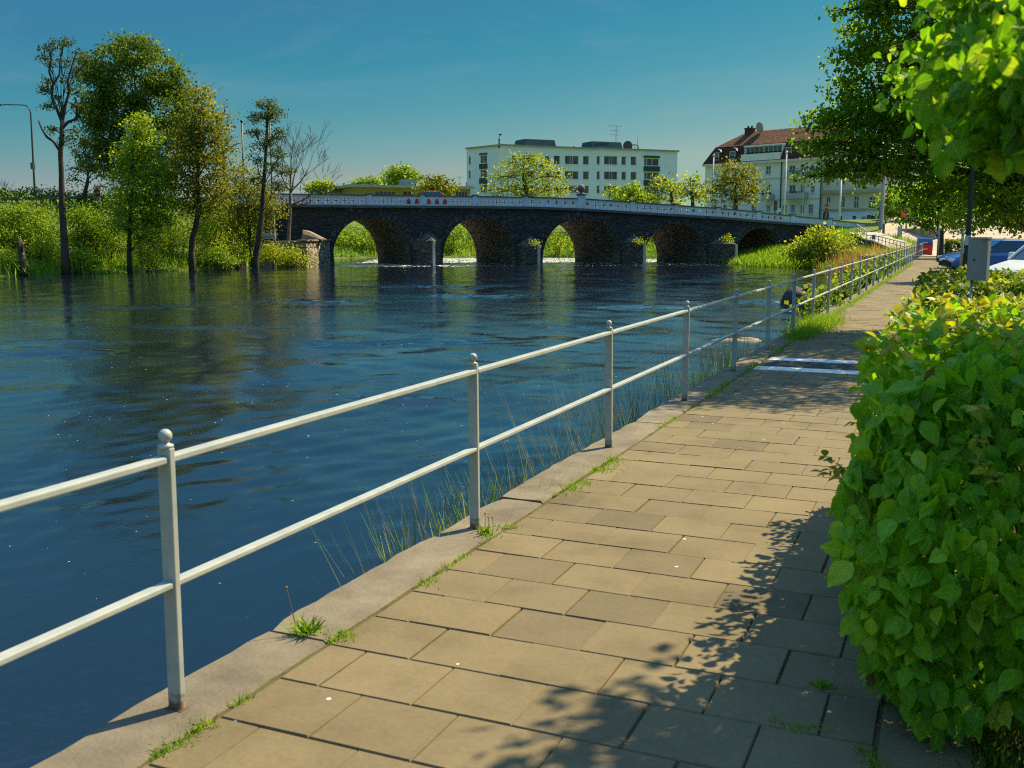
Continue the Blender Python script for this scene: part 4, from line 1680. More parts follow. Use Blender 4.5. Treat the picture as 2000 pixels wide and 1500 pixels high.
# ---- left bank trees
tree('alder_tree', 'tall thin crooked tree with a sparse dark crown at the far left bank', 'tree', 71,
     [(128, 512, 17), (124, 450, 13), (121, 400, 12), (120, 340, 10), (118, 300, 9), (121, 262, 9), (122, 235, 8)],
     [(97, 90, 16, 12, 9), (125, 84, 18, 10, 9), (148, 105, 14, 12, 7), (90, 120, 13, 14, 7), (155, 140, 14, 16, 8), (120, 120, 16, 14, 6), (98, 160, 14, 12, 5), (150, 180, 14, 12, 7),
      (135, 160, 12, 14, 5), (82, 173, 14, 8, 8), (110, 195, 12, 10, 4), (95, 208, 14, 6, 6), (150, 210, 16, 10, 6), (168, 120, 10, 10, 4), (100, 255, 12, 6, 6), (130, 275, 14, 12, 7), (145, 255, 10, 10, 4)],
     'dark', leaf=0.144, per=24, sig=.20, nolimb=False, twigs=3, twig_r=.03, group=None,
     limbs=[[(122, 240, 7), (112, 215, 6), (101, 190, 5), (104, 165, 4), (96, 140, 4), (100, 110, 3), (95, 88, 2)],
            [(104, 165, 4), (116, 145, 3), (118, 115, 3), (124, 85, 2)],
            [(122, 250, 6), (133, 238, 5.5), (149, 232, 5), (152, 205, 4), (146, 190, 4)],
            [(122, 238, 6), (128, 205, 5), (135, 180, 5), (132, 160, 4), (140, 130, 3), (148, 105, 2)],
            [(118, 296, 6), (104, 276, 5), (92, 268, 5), (82, 252, 4), (75, 236, 2.5)],
            [(149, 232, 4), (160, 212, 3), (168, 195, 2)]])
tree('maple_tree', 'large dense dark green maple, biggest crown on the left bank', 'tree', 92,
     [(278, 420, 16), (276, 360, 15), (272, 300, 13), (268, 240, 10), (265, 190, 7)],
     [(262, 105, 42, 32), (215, 135, 45, 42), (310, 140, 40, 40), (190, 185, 34, 45), (345, 185, 26, 42), (260, 165, 60, 50), (225, 220, 50, 44), (310, 215, 52, 48),
      (195, 270, 40, 26), (240, 300, 50, 44), (320, 285, 48, 50), (195, 315, 34, 22), (205, 225, 42, 40), (355, 250, 26, 40), (290, 340, 50, 40), (175, 135, 18, 22), (240, 85, 20, 14), (285, 92, 22, 14), (380, 225, 14, 22)],
     'maple', leaf=0.245, per=55, sig=.46, dens=.62, shell=.6)
tree('young_tree', 'bright green slender young tree at the water in front of the maple', 'tree', 75,
     [(252, 497, 9), (253, 460, 8), (255, 400, 7), (258, 330, 5), (262, 270, 4), (272, 222, 2)],
     [(275, 222, 11, 16), (268, 250, 22, 22), (285, 275, 30, 26), (250, 300, 28, 26), (280, 320, 42, 26), (240, 345, 28, 20), (300, 350, 40, 26), (262, 375, 42, 24), (318, 385, 24, 18),
      (230, 395, 26, 18), (290, 405, 44, 24), (250, 430, 36, 20), (310, 430, 28, 18), (285, 455, 32, 18), (225, 435, 20, 16)],
     'bright', leaf=0.202, per=33, sig=.38, dens=.85, shell=.55)
tree('riverside_tree', 'olive brown tree with a leaning dark trunk right of the bright young tree', 'tree', 77,
     [(374, 497, 13), (376, 465, 12), (383, 440, 11), (388, 400, 9), (386, 350, 7), (388, 290, 5), (392, 220, 3)],
     [(395, 190, 22, 24), (375, 225, 30, 28), (415, 235, 26, 28), (360, 265, 30, 26), (400, 275, 38, 30), (430, 275, 18, 26), (365, 310, 36, 26), (410, 320, 38, 26), (350, 350, 34, 24), (400, 360, 44, 24),
      (360, 390, 36, 20), (425, 385, 26, 22), (390, 412, 34, 14)],
     'olive', leaf=0.202, per=29, sig=.42, dens=.95, twigs=5)
tree('thin_leaved_tree', 'half bare brownish tree standing behind the olive one left of the tall flagpole', 'tree', 97,
     [(440, 420, 8), (440, 360, 7), (436, 300, 5), (428, 250, 4), (410, 190, 2)],
     [(405, 175, 10, 14, 5), (420, 235, 16, 18, 8), (440, 215, 12, 14, 4), (446, 265, 18, 18, 8), (466, 290, 16, 16, 6), (430, 300, 22, 16, 8), (470, 325, 22, 14, 7), (445, 340, 22, 14, 8)],
     'olive', leaf=0.144, per=16, sig=.45, twigs=9, twig_r=.035)
tree('pointed_alder', 'narrow dark pointed tree with a leaning trunk between the two flagpoles', 'tree', 83,
     [(498, 512, 15), (505, 470, 13), (511, 420, 10), (515, 360, 8), (519, 300, 6), (522, 240, 5), (526, 200, 2)],
     [(522, 205, 20, 11, 22), (510, 232, 23, 13, 19), (535, 225, 20, 13, 19), (500, 262, 16, 8, 11), (540, 262, 18, 11, 15), (515, 285, 25, 13, 17), (545, 300, 16, 11, 13), (500, 310, 16, 11, 9), (530, 325, 25, 13, 17), (555, 335, 13, 8, 9), (505, 350, 18, 11, 11), (545, 365, 23, 11, 15)],
     'dark', leaf=0.144, per=29, sig=.26, flat=.45, twigs=6, twig_r=.03)
tree('leafing_tree', 'low yellow olive tree hanging over the bench beside the pointed alder', 'tree', 85,
     [(490, 505, 6), (488, 460, 6), (485, 420, 5), (482, 390, 4)],
     [(470, 345, 34, 20), (450, 375, 36, 20), (500, 375, 36, 18), (470, 405, 40, 18), (520, 400, 36, 16), (540, 415, 22, 12), (500, 430, 34, 16), (450, 430, 34, 18), (520, 440, 20, 12)],
     'olive', leaf=0.187, per=29, sig=.4, dens=1.0)


def bare_tree():
    d = 90
    s = PXM(d)
    org = at(563, 480, d); org.z = min(org.z, ground_z(org)) - .2
    root = thing('bare_tree', 'leafless tree with a fan of bare twigs before the left bridge end', 'tree', org)
    tb = MB(org)
    tr = [(563, 478, 8), (565, 440, 7), (567, 400, 6.5), (568, 375, 6)]
    tp = [org] + [at(a, b, d) for a, b, _ in tr]
    tb.tube(tp, [9 * s / 2] + [w * s / 2 for _, _, w in tr], 8)
    random.seed(21)
    for dx, dy, ln, k in ((-.15, 1, 2.3, 3), (.25, 1, 2.4, 4), (.75, .8, 2.3, 4), (-.6, .75, 1.9, 3), (1.0, .45, 2.1, 4), (-.9, .4, 1.7, 3), (.5, .9, 2.2, 3), (1.1, .1, 1.7, 3), (-1, .15, 1.8, 2)):
        st = tp[-1] if dy > .5 else tp[-2]
        dv = Vector((RX * dx + FX * random.uniform(-.5, .5), RY * dx + FY * random.uniform(-.5, .5), dy))
        grow(tb, st, dv, .075, ln, 4 if k == 4 else 3, .42, .18, .012, 3)
    tb.build('trunk', BARK2, root, smooth=True, fixn=False)


bare_tree()
tree('gnarled_tree', 'small gnarled open tree on the bank top left of the young tree', 'tree', 88,
     [(165, 378, 8), (170, 360, 7), (172, 345, 5)],
     [(150, 330, 22, 12, 9), (185, 322, 22, 12, 9), (205, 345, 18, 10, 7), (145, 355, 16, 10, 6), (175, 300, 20, 12, 7), (160, 275, 24, 12, 9), (205, 365, 14, 8, 4), (140, 295, 12, 10, 5)],
     'olive', leaf=0.158, per=22, sig=.35, twigs=8, twig_r=.035)
random.seed(4)


def sapling():
    org = on_ground(6, 352, 108, .2)
    root = thing('sapling', 'tiny bare sapling on the grassy mound at the left picture edge', 'tree', org)
    b = MB(org)
    b.tube([org, org + Vector((0, 0, 1.4))], [.05, .04], 6)
    for k in range(7): grow(b, org + Vector((0, 0, 1.0 + k * .1)), (random.gauss(0, .35), random.gauss(0, .35), 1), .03, 1.0, 2, .3, .2, .015, 2)
    b.build('trunk', BARK, root, fixn=False)


sapling()

# dead trunks at the water's edge
for px, py, d, hpx, wpx, lab in ((44, 517, 69, 78, 15, 'broken dead trunk standing at the water left of the tall thin tree'),
                                 (338, 500, 76, 30, 8, 'short dark broken stump between the young tree and the olive tree')):
    s = PXM(d)
    g = on_ground(px, py, d, .2)
    b = MB(g)
    h = hpx * s
    b.tube([g, g + Vector((0, .05, h * .35)), g + Vector((-.08, 0, h * .75)), g + Vector((-.2, .1, h))], [wpx * s * .62, wpx * s * .5, wpx * s * .4, wpx * s * .2], 9)
    b.tube([g + Vector((-.05, 0, h * .6)), g + Vector((.2, -.1, h * .8)), g + Vector((.25, -.1, h * .95))], [wpx * s * .25, wpx * s * .18, .02], 6)
    o = b.build('dead_trunk' if hpx > 50 else 'tree_stump', BARK, smooth=True, fixn=False)
    tag(o, lab, 'stump')

# ---- left bank shrubs
for args in (
    ('round leafy shrub on the bank at the left picture edge', 71.5, [(15, 425, 40, 26), (60, 420, 34, 22), (20, 465, 44, 26), (75, 455, 30, 26), (60, 490, 34, 16)], 'shrub'),
    ('yellow green shrub between the broken trunk and the tall thin tree', 70, [(82, 480, 20, 16), (95, 500, 14, 10)], 'yellow'),
    ('broad shrub between the tall thin tree and the young tree', 74, [(155, 425, 26, 18), (190, 440, 34, 22), (165, 465, 34, 22), (215, 465, 26, 20)], 'shrub'),
    ('dark shrub under the young tree', 77, [(190, 490, 34, 14), (235, 475, 26, 16), (300, 470, 30, 16)], 'maple'),
    ('shrub on the slope behind the bright young tree', 81, [(320, 440, 40, 24), (300, 415, 34, 18), (345, 465, 26, 18)], 'shrub'),
    ('sunlit yellow shrub right of the leaning olive trunk', 80, [(415, 455, 30, 24), (440, 475, 30, 20), (400, 485, 22, 14), (465, 490, 22, 14)], 'yellow'),
    ('tall shrub on the slope behind the olive tree', 88, [(430, 420, 34, 22), (470, 440, 34, 22), (490, 465, 22, 18)], 'shrub'),
    ('small bright shrub at the waterline left of the broken trunk', 66.8, [(14, 505, 20, 12), (30, 515, 14, 8)], 'yellow'),
    ('small leafy shrub at the waterline right of the tall thin tree', 69, [(160, 502, 18, 12), (178, 512, 16, 9), (143, 510, 10, 8)], 'shrub'),
    ('small round shrub at the waterline right of the young tree', 73, [(283, 500, 16, 12), (300, 508, 14, 9)], 'bright'),
    ('leafy shrub at the waterline between the two leaning trunks', 76, [(425, 495, 20, 14), (445, 505, 18, 10), (405, 505, 12, 9)], 'shrub'),
    ('low yellow shrub in front of the stone quay', 83.6, [(535, 495, 26, 14), (565, 500, 26, 14), (595, 508, 18, 9), (520, 505, 16, 10)], 'yellow'),
):
    bush('shrub', args[0], 'shrub', args[1] + 2.6, args[2], args[3], leaf=0.151, per=33, sig=.36, dens=1.75, group='shrubs on the left bank')

# ---- trees beyond the bridge
tree('round_tree', 'round green tree behind the low yellow house', 'tree', 185, [(785, 400, 7), (785, 360, 6)],
     [(785, 338, 24, 16), (765, 348, 20, 14), (808, 350, 18, 12)], 'bright', leaf=.5, per=20, sig=.7, dens=3)
tree('broad_tree', 'green tree over the bridge parapet left of the yellow house', 'tree', 170, [(712, 400, 7), (712, 375, 5)],
     [(700, 366, 22, 10), (725, 358, 20, 10), (735, 370, 16, 10)], 'shrub', leaf=.5, per=20, sig=.6, dens=3)
tree('distant_tree', 'small green tree over the parapet behind the bare twigs', 'tree', 165, [(630, 400, 7), (630, 375, 5)],
     [(618, 368, 18, 10), (640, 370, 22, 10), (632, 360, 12, 7)], 'bright', leaf=.45, per=20, sig=.6, dens=3)
tree('olive_tree', 'olive tree in front of the low yellow house', 'tree', 140, [(850, 400, 6), (848, 370, 5)],
     [(848, 355, 24, 13), (870, 368, 20, 12), (828, 368, 20, 12), (850, 372, 26, 10)], 'olive', leaf=.4, per=16, sig=.6, dens=1.8)
tree('yellow_crowned_tree', 'large sparse yellow green tree before the white apartment block', 'tree', 140,
     [(1032, 415, 11), (1032, 385, 10), (1025, 360, 8), (1020, 335, 5)],
     [(1030, 308, 30, 14), (1005, 325, 26, 18), (1060, 325, 26, 18), (985, 345, 26, 14), (1035, 345, 34, 20), (1085, 345, 28, 16), (1010, 370, 34, 14), (1065, 370, 36, 14), (1105, 370, 22, 14), (960, 372, 20, 14), (1035, 385, 60, 8)],
     'yellow', leaf=.30, per=18, sig=.65, dens=1.15, twigs=7, twig_r=.05)
tree('small_street_tree', 'small green bushy tree over the parapet right of the stone ball', 'tree', 145, [(1215, 415, 6), (1215, 390, 5)],
     [(1210, 378, 22, 12), (1235, 372, 20, 12), (1250, 384, 18, 10), (1225, 388, 34, 8)], 'bright', leaf=.4, per=18, sig=.6, dens=2.2)
tree('forked_street_tree', 'olive street tree over the parapet at the right end of the white block', 'tree', 138, [(1315, 420, 7), (1312, 385, 6), (1308, 365, 4)],
     [(1300, 355, 24, 14), (1285, 375, 22, 14), (1322, 365, 22, 16), (1310, 390, 40, 10)], 'yellow', leaf=.36, per=12, sig=.6, dens=1.2, twigs=6, twig_r=.05)
tree('dark_stemmed_tree', 'round olive street tree between the white block and the mansard house', 'tree', 134, [(1353, 425, 8), (1353, 390, 7), (1350, 370, 5)],
     [(1350, 350, 22, 12), (1335, 368, 22, 14), (1370, 365, 18, 14), (1352, 382, 34, 12), (1375, 385, 14, 10)], 'yellow', leaf=.36, per=12, sig=.55, dens=1.3, twigs=6, twig_r=.05)
tree('rounded_street_tree', 'round olive street tree in front of the mansard house', 'tree', 128, [(1437, 430, 9), (1437, 395, 8), (1436, 375, 6)],
     [(1437, 328, 30, 14), (1415, 345, 24, 16), (1460, 345, 26, 16), (1437, 362, 46, 18), (1405, 375, 22, 14), (1470, 375, 22, 14), (1437, 390, 46, 10)], 'olive', leaf=.33, per=14, sig=.55, dens=1.3, twigs=6, twig_r=.05)
for lab, d, lobes, k in (
    ('leafy bush on the far bank in the first arch from the left', 122, [(680, 470, 24, 14), (735, 470, 26, 16), (705, 485, 30, 12)], 'shrub'),
    ('bush on the far bank in the second arch from the left', 124, [(890, 455, 22, 18), (880, 478, 18, 12)], 'bright'),
    ('small bushes among grass in the middle arch', 122, [(1092, 475, 12, 14), (1125, 482, 9, 9)], 'yellow'),
    ('dark bush on the far bank in the fourth arch', 122, [(1290, 470, 14, 16), (1285, 490, 18, 10)], 'maple'),
    ('hanging dark bush at the right edge of the fourth pier', 101, [(1438, 488, 9, 14), (1442, 476, 7, 8)], 'maple')):
    bush('bank_bush', lab, 'shrub', d, lobes, k, leaf=.28, per=16, sig=.4, dens=1.8, group='bushes beyond the arches')

for lab, px, py, d in (('small pale leaved plant sprouting on the second pier from the left', 1047, 474, 91.5), ('small plant sprouting on the third pier from the left', 1250, 470, 93.5), ('taller plant sprouting on the rightmost pier', 1422, 464, 94.5)):
    bush('wall_plant', lab, 'plant', d, [(px, py, 7, 5), (px - 7, py + 1, 7, 3), (px + 3, py + 4, 5, 4)], 'yellow', leaf=.16, per=9, sig=.16, dens=3, base=.6, stems=0)

# ---- right bank: island of grass, bright bush and rusty reeds
bush('willow_bush', 'big bright yellow green bush on the right bank below the bridge end', 'shrub', 84,
     [(1600, 468, 26, 20), (1575, 482, 26, 16), (1632, 478, 30, 18), (1555, 493, 24, 12), (1600, 495, 44, 14), (1650, 495, 34, 14), (1610, 455, 16, 10)], 'yellow', leaf=.23, per=18, sig=.36, dens=2.0)
bush('bank_bush', 'small green bush beside the ramp wall', 'shrub', 86, [(1672, 458, 12, 8), (1665, 468, 10, 8)], 'bright', leaf=.2, per=14, sig=.3, dens=2)
for i, (lab, d, lobes) in enumerate((
    ('leafy shrub beside the boulder behind the railing', 23.5, [(1594, 612, 20, 18), (1580, 595, 12, 8), (1612, 590, 16, 18)]),
    ('low leafy shrub behind the railing before the dark trunk shadow', 29, [(1640, 568, 26, 20), (1655, 548, 20, 16), (1625, 585, 18, 10)]),
    ('wide leafy shrub behind the middle of the railing', 38, [(1680, 535, 22, 20), (1700, 520, 18, 16), (1665, 555, 16, 10)]),
    ('far leafy shrub behind the crowded end posts of the railing', 50, [(1722, 512, 18, 13), (1738, 503, 14, 10)]))):
    bush('riverside_shrub', lab, 'shrub', d, lobes, 'shrub', leaf=.10 + .0015 * d, per=14, sig=.16 + .002 * d, dens=.62, group='shrubs behind the railing', stems=5)


def scatter_uv(n, f):
    """n points in river view coordinates accepted by f(u, v, sd) -> mask"""
    out = []
    return out


def left_cover():
    """grass at the water and undergrowth over the slope: nobody could count it"""
    n = 110000
    u = rng.uniform(-80, -15, n); v = rng.uniform(58, 98, n)
    sd = river_sd(u, v)
    k = (sd > -.05) & (sd < 4.2)
    patch = .5 + .5 * wob(u, v, .9, 4)
    k &= rng.random(n) < (.25 + .75 * patch)
    u, v, sd = u[k], v[k], sd[k]
    z = height(u, v)
    P = np.stack([RX * u + FX * v, RY * u + FY * v, z - .05], 1)
    h = (.55 + .75 * (.5 + .5 * wob(u, v, 1.3, 6))) * rng.uniform(.5, 1.2, len(u))
    o = blades('grass', P, h, .07, LEAF['grass'], .45)
    tag(o, 'long bright green grass along the foot of the left bank', 'grass', kind='stuff')
    n = 22000
    u = rng.uniform(-85, -15, n); v = rng.uniform(60, 108, n)
    sd = river_sd(u, v)
    m = (sd > 3.0) & (sd < 19) & ~((u > -27) & (u < -15) & (v > 81)) & (wob(u, v, .5, 8) > -.45)
    u, v = u[m], v[m]
    z = height(u, v)
    C = np.stack([RX * u + FX * v, RY * u + FY * v, z + .2 + .9 * (.5 + .5 * wob(u, v, .8, 12))], 1)
    pts = clump_leaves(C, 7, .32)
    k = len(pts)
    sz = .2 * rng.uniform(.6, 1.3, k)
    o = leaf_object('undergrowth', pts, rand_dirs(k), rand_dirs(k, .9), sz, sz * .8, LEAF['maple'],  # dark leaf colour stands in for shadowed gaps between the shrubs
                    tint=np.clip(.42 + np.repeat(rng.normal(0, .2, len(C)), 7) + rng.normal(0, .15, k), 0, 1))
    tag(o, 'tangled green undergrowth covering the left bank slope', 'undergrowth', kind='stuff')


left_cover()


def right_cover():
    n = 90000
    u = rng.uniform(8, 34, n); v = rng.uniform(58, 100, n)
    sd = river_sd(u, v)
    X = RX * u + FX * v
    k = (sd > .05) & (sd < 12) & (X < -3.0)
    u, v = u[k], v[k]
    z = height(u, v)
    P = np.stack([RX * u + FX * v, RY * u + FY * v, z - .05], 1)
    h = (.35 + .5 * (.5 + .5 * wob(u, v, 1.2, 16))) * rng.uniform(.5, 1.2, len(u))
    tag(blades('grass', P, h, .06, LEAF['grass'], .5), 'tufted bright grass on the low right bank by the bridge', 'grass', kind='stuff')
    # rusty dry reeds
    n = 1300
    c = at(1672, 500, 77)
    P = np.stack([c.x + rng.normal(0, 1.5, n), c.y + rng.normal(0, 2.6, n), np.zeros(n)], 1)
    uu, vv = w2uv(P[:, 0], P[:, 1])
    P[:, 2] = height(uu, vv) - .05
    tag(blades('reeds', P, 1.5, .05, LEAF['drygrass'], .22), 'stand of rusty dry reeds on the right bank before the ramp wall', 'reeds', kind='stuff')
    n = 5200
    u = rng.uniform(-26, 24, n); v = rng.uniform(111, 138, n)
    sd = river_sd(u, v)
    m = (sd > 3.5) & (wob(u, v, .6, 18) > -.25)
    u, v = u[m], v[m]
    C = np.stack([RX * u + FX * v, RY * u + FY * v, height(u, v) + .3 + 1.5 * rng.random(len(u)) * (.5 + .5 * wob(u, v, .7, 19))], 1)
    pts = clump_leaves(C, 9, .4)
    q = len(pts); sz = .26 * rng.uniform(.6, 1.3, q)
    o = leaf_object('undergrowth', pts, rand_dirs(q), rand_dirs(q, .9), sz, sz * .8, LEAF['shrub'], tint=np.clip(.25 + np.repeat(rng.normal(0, .2, len(C)), 9) + rng.normal(0, .15, q), 0, 1))
    tag(o, 'dark green undergrowth on the far bank behind the arches', 'undergrowth', kind='stuff')
    # far bank grass seen through the arches
    n = 30000
    u = rng.uniform(-24, 22, n); v = rng.uniform(106, 136, n)
    sd = river_sd(u, v)
    k = (sd > .4) & (sd < 16)
    u, v = u[k], v[k]
    P = np.stack([RX * u + FX * v, RY * u + FY * v, height(u, v) - .05], 1)
    tag(blades('grass', P, .6, .10, LEAF['grass'], .5), 'green grass on the far bank seen through the arches', 'grass', kind='stuff')


right_cover()

# ------------------------------------------------------------------ right bank ground
def flat_patch(name, pts, z, mat, follow=False):
    b = MB()
    if not follow:
        b.add([(x, y, z) for x, y in pts], [tuple(range(len(pts)))])
    else:
        (x0, y0), (x1, y1) = pts
        nx, ny = int((x1 - x0) / 1.2), int((y1 - y0) / 1.2)
        vs = []
        for j in range(ny + 1):
            xs = np.linspace(x0, x1, nx + 1); yy = np.full(nx + 1, y0 + (y1 - y0) * j / ny)
            u, v = w2uv(xs, yy)
            vs += list(zip(xs, yy, np.maximum(height(u, v), -.10) + z))
        fs = [(j * (nx + 1) + i, j * (nx + 1) + i + 1, (j + 1) * (nx + 1) + i + 1, (j + 1) * (nx + 1) + i) for j in range(ny) for i in range(nx)]
        b.add(vs, fs)
    o = b.build(name, mat, smooth=follow, fixn=False)
    return tag(o, kind='structure')


asph = surf('asphalt', (.075, .072, .068), .25, 3, .9, .5, 60, spec=.2, dirt=(.11, .10, .085))
flat_patch('road', [(1.9, -8), (22, -8), (22, 76), (1.9, 76)], -.055, asph)
flat_patch('plaza', [(-6.6, 79.5), (26, 128)], .14, surf('plaza_slabs', (.42, .34, .24), .2, .8, .9, .3, 20, dirt=(.3, .24, .17)), True)
soil = surf('planting_soil', (.045, .034, .022), .4, 6, .95, .9, 40, spec=.1)
flat_patch('soil_bed', [(.17, -6), (1.9, -6), (1.9, 70), (.17, 70)], -.035, soil)


# ------------------------------------------------------------------ hedges
HEDGE = leafmat('leaf_hedge', (.10, .25, .008), (.23, .49, .014), (.46, .62, .035), .52, veins=True, gloss=.42)
HTIP = leafmat('leaf_hedge_tip', (.20, .26, .012), (.42, .42, .02), (.58, .48, .04), .45, veins=True, gloss=.42)
HRED = leafmat('leaf_hedge_red', (.10, .05, .012), (.16, .08, .02), (.2, .14, .02), .4, veins=True)


def near_hedge():
    org = (.5, 3.4, 0)
    root = thing('hedge', 'big leafy bright green hedge with yellow young tips beside the near walkway', 'hedge', org)
    Y0, Y1, X1, ZT = 3.34, 6.9, 2.2, 1.24

    def edge(z, y):
        zz = np.clip(z / 1.3, 0, 1)
        e = -.11 - .17 * np.sin(np.pi * np.clip(zz * 1.02, 0, 1)) + .20 * zz ** 5 - .10 * (1 - zz) ** 3
        return e + .10 * np.sin(y * 2.1 + 1) * np.sin(z * 4) + .05 * np.sin(y * 5.3)

    P, O, depth = [], [], []
    # end face towards the viewer
    n = 7000
    x = rng.uniform(-.45, X1, n); z = .05 + (ZT - .03) * rng.random(n)
    dp = rng.exponential(.10, n) - .05 * (rng.random(n) < .06)
    bul = .13 * np.sin(np.pi * z / 1.35) + .07 * np.sin(x * 5 + z * 4) + .07 * np.sin(x * 2.3 - z * 7) + .05 * np.sin(x * 13 + z * 9)
    y = Y0 + .12 - bul + dp + .35 * np.clip((z - 1.05) / .3, 0, 1) ** 2
    k = (x > edge(z, y)) & (z > .05 + .12 * np.sin(x * 7) ** 2)
    corner = np.clip((-.05 - x) / .4, 0, 1)
    y = y + .28 * corner ** 2
    P.append(np.stack([x, y, z], 1)[k]); depth.append(dp[k])
    o = np.stack([-.9 * corner[k], -np.ones(k.sum()), .25 + 0 * x[k]], 1); O.append(o)
    # long face towards the walkway
    n = 9500
    y = rng.uniform(Y0 + .15, Y1, n); z = .05 + (ZT - .03) * rng.random(n)
    dp = rng.exponential(.075, n)
    x = edge(z, y) + dp
    k = z > .05 + .12 * np.sin(y * 5) ** 2
    P.append(np.stack([x, y, z], 1)[k]); depth.append(dp[k])
    O.append(np.stack([-np.ones(k.sum()), -.25 + 0 * y[k], .25 + 0 * y[k]], 1))
    # top
    n = 8500
    x = rng.uniform(-.3, X1, n); y = rng.uniform(Y0 + .2, Y1, n)
    dp = rng.exponential(.07, n)
    z = ZT + .03 * np.sin(x * 4 + y * 3) + .03 * np.sin(x * 9 - y * 5) - dp - .1 * np.clip((Y0 + .6 - y) / .4, 0, 1)
    P.append(np.stack([x, y, z], 1)); depth.append(dp)
    O.append(np.stack([0 * x, -.2 + 0 * x, np.ones(n)], 1))
    # inside
    n = 2600
    x = rng.uniform(-.1, X1, n); y = rng.uniform(Y0 + .3, Y1 - .1, n); z = rng.uniform(.12, 1.15, n)
    P.append(np.stack([x, y, z], 1)); depth.append(np.full(n, .4)); O.append(rand_dirs(n))
    P, O, depth = np.concatenate(P), np.concatenate(O), np.concatenate(depth)
    n = len(P)
    O = _norm(O)
    topness = np.clip((P[:, 2] - 1.16) / .12, 0, 1) * (O[:, 2] > .8)
    D = O * .35 + rng.normal(0, .42, (n, 3))
    D[:, 2] += -.85 * (1 - topness) + .25 * topness
    N = O * 1.0 + rng.normal(0, .55, (n, 3))
    N[:, 2] += .45
    L = np.clip(rng.normal(.066, .019, n), .026, .105)
    young = topness * (depth < .06)
    L = L * (1 - .25 * young)
    W = L * rng.uniform(.60, .74, n)
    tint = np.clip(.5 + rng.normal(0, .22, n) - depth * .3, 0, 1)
    tip = (rng.random(n) < young * .85)
    edgeleaf = (O[:, 0] < -.6) & (depth < .03) & (rng.random(n) < .05)
    body = ~(tip | edgeleaf)
    kw = dict(tmpl=NEAR, uv=True, org=org)
    leaf_object('foliage', P[body], D[body], N[body], L[body], W[body], HEDGE, root, tint=tint[body], **kw)
    leaf_object('young_tips', P[tip], D[tip], N[tip], L[tip], W[tip], HTIP, root, tint=tint[tip], **kw)
    leaf_object('reddish_leaves', P[edgeleaf], D[edgeleaf], N[edgeleaf], L[edgeleaf], W[edgeleaf], HRED, root, tint=tint[edgeleaf], **kw)
    sb = MB(org)
    for i in range(150):
        x, y = random.uniform(.05, X1), random.uniform(Y0 + .2, Y1 - .1)
        t = Vector((x + random.uniform(-.5, .2), y + random.uniform(-.35, .2), random.uniform(.5, 1.2)))
        sb.tube(bezier((x, y, -.05), t, (random.gauss(0, .05), random.gauss(0, .05), 0), 5), [.010, .009, .007, .006, .004, .003], 5, cap=False)
    # stray shoots standing out of the clipped faces
    q = sb
    SP, SD, SN = [], [], []
    for i in range(70):
        k = i % 3
        if k == 0: a = Vector((random.uniform(-.1, 1.6), random.uniform(Y0 + .3, Y1), ZT - .05)); d = Vector((random.gauss(0, .35), random.gauss(0, .35), 1))
        elif k == 1: z = random.uniform(.2, 1.2); a = Vector((-.28, random.uniform(Y0 + .3, Y1), z)); d = Vector((-1, random.gauss(-.2, .3), random.gauss(.3, .4)))
        else: a = Vector((random.uniform(-.2, 1.6), Y0 + .08, random.uniform(.2, 1.2))); d = Vector((random.gauss(-.1, .4), -1, random.gauss(.2, .4)))
        ln = random.uniform(.08, .20)
        e = a + d.normalized() * ln
        pts = bezier(a, e, (0, 0, .015), 5)
        q.tube(pts, [.0022, .002, .0018, .0015, .0012, .001], 4, cap=False)
        for j, p in enumerate(pts[1:]):
            for sgn in (-1, 1):
                SP.append(p); SD.append(d.normalized() * .6 + Vector((sgn * random.uniform(.4, .9), random.gauss(0, .5), random.gauss(-.2, .3)))); SN.append((random.gauss(0, .4), random.gauss(-.2, .4), 1))
    sb.build('stems', BARK, root, fixn=False)
    m = len(SP)
    LL = rng.uniform(.028, .055, m)
    leaf_object('shoot_leaves', np.array(SP), np.array(SD), np.array(SN), LL, LL * .62, HTIP, root, tint=rng.random(m) * .7, **kw)


near_hedge()


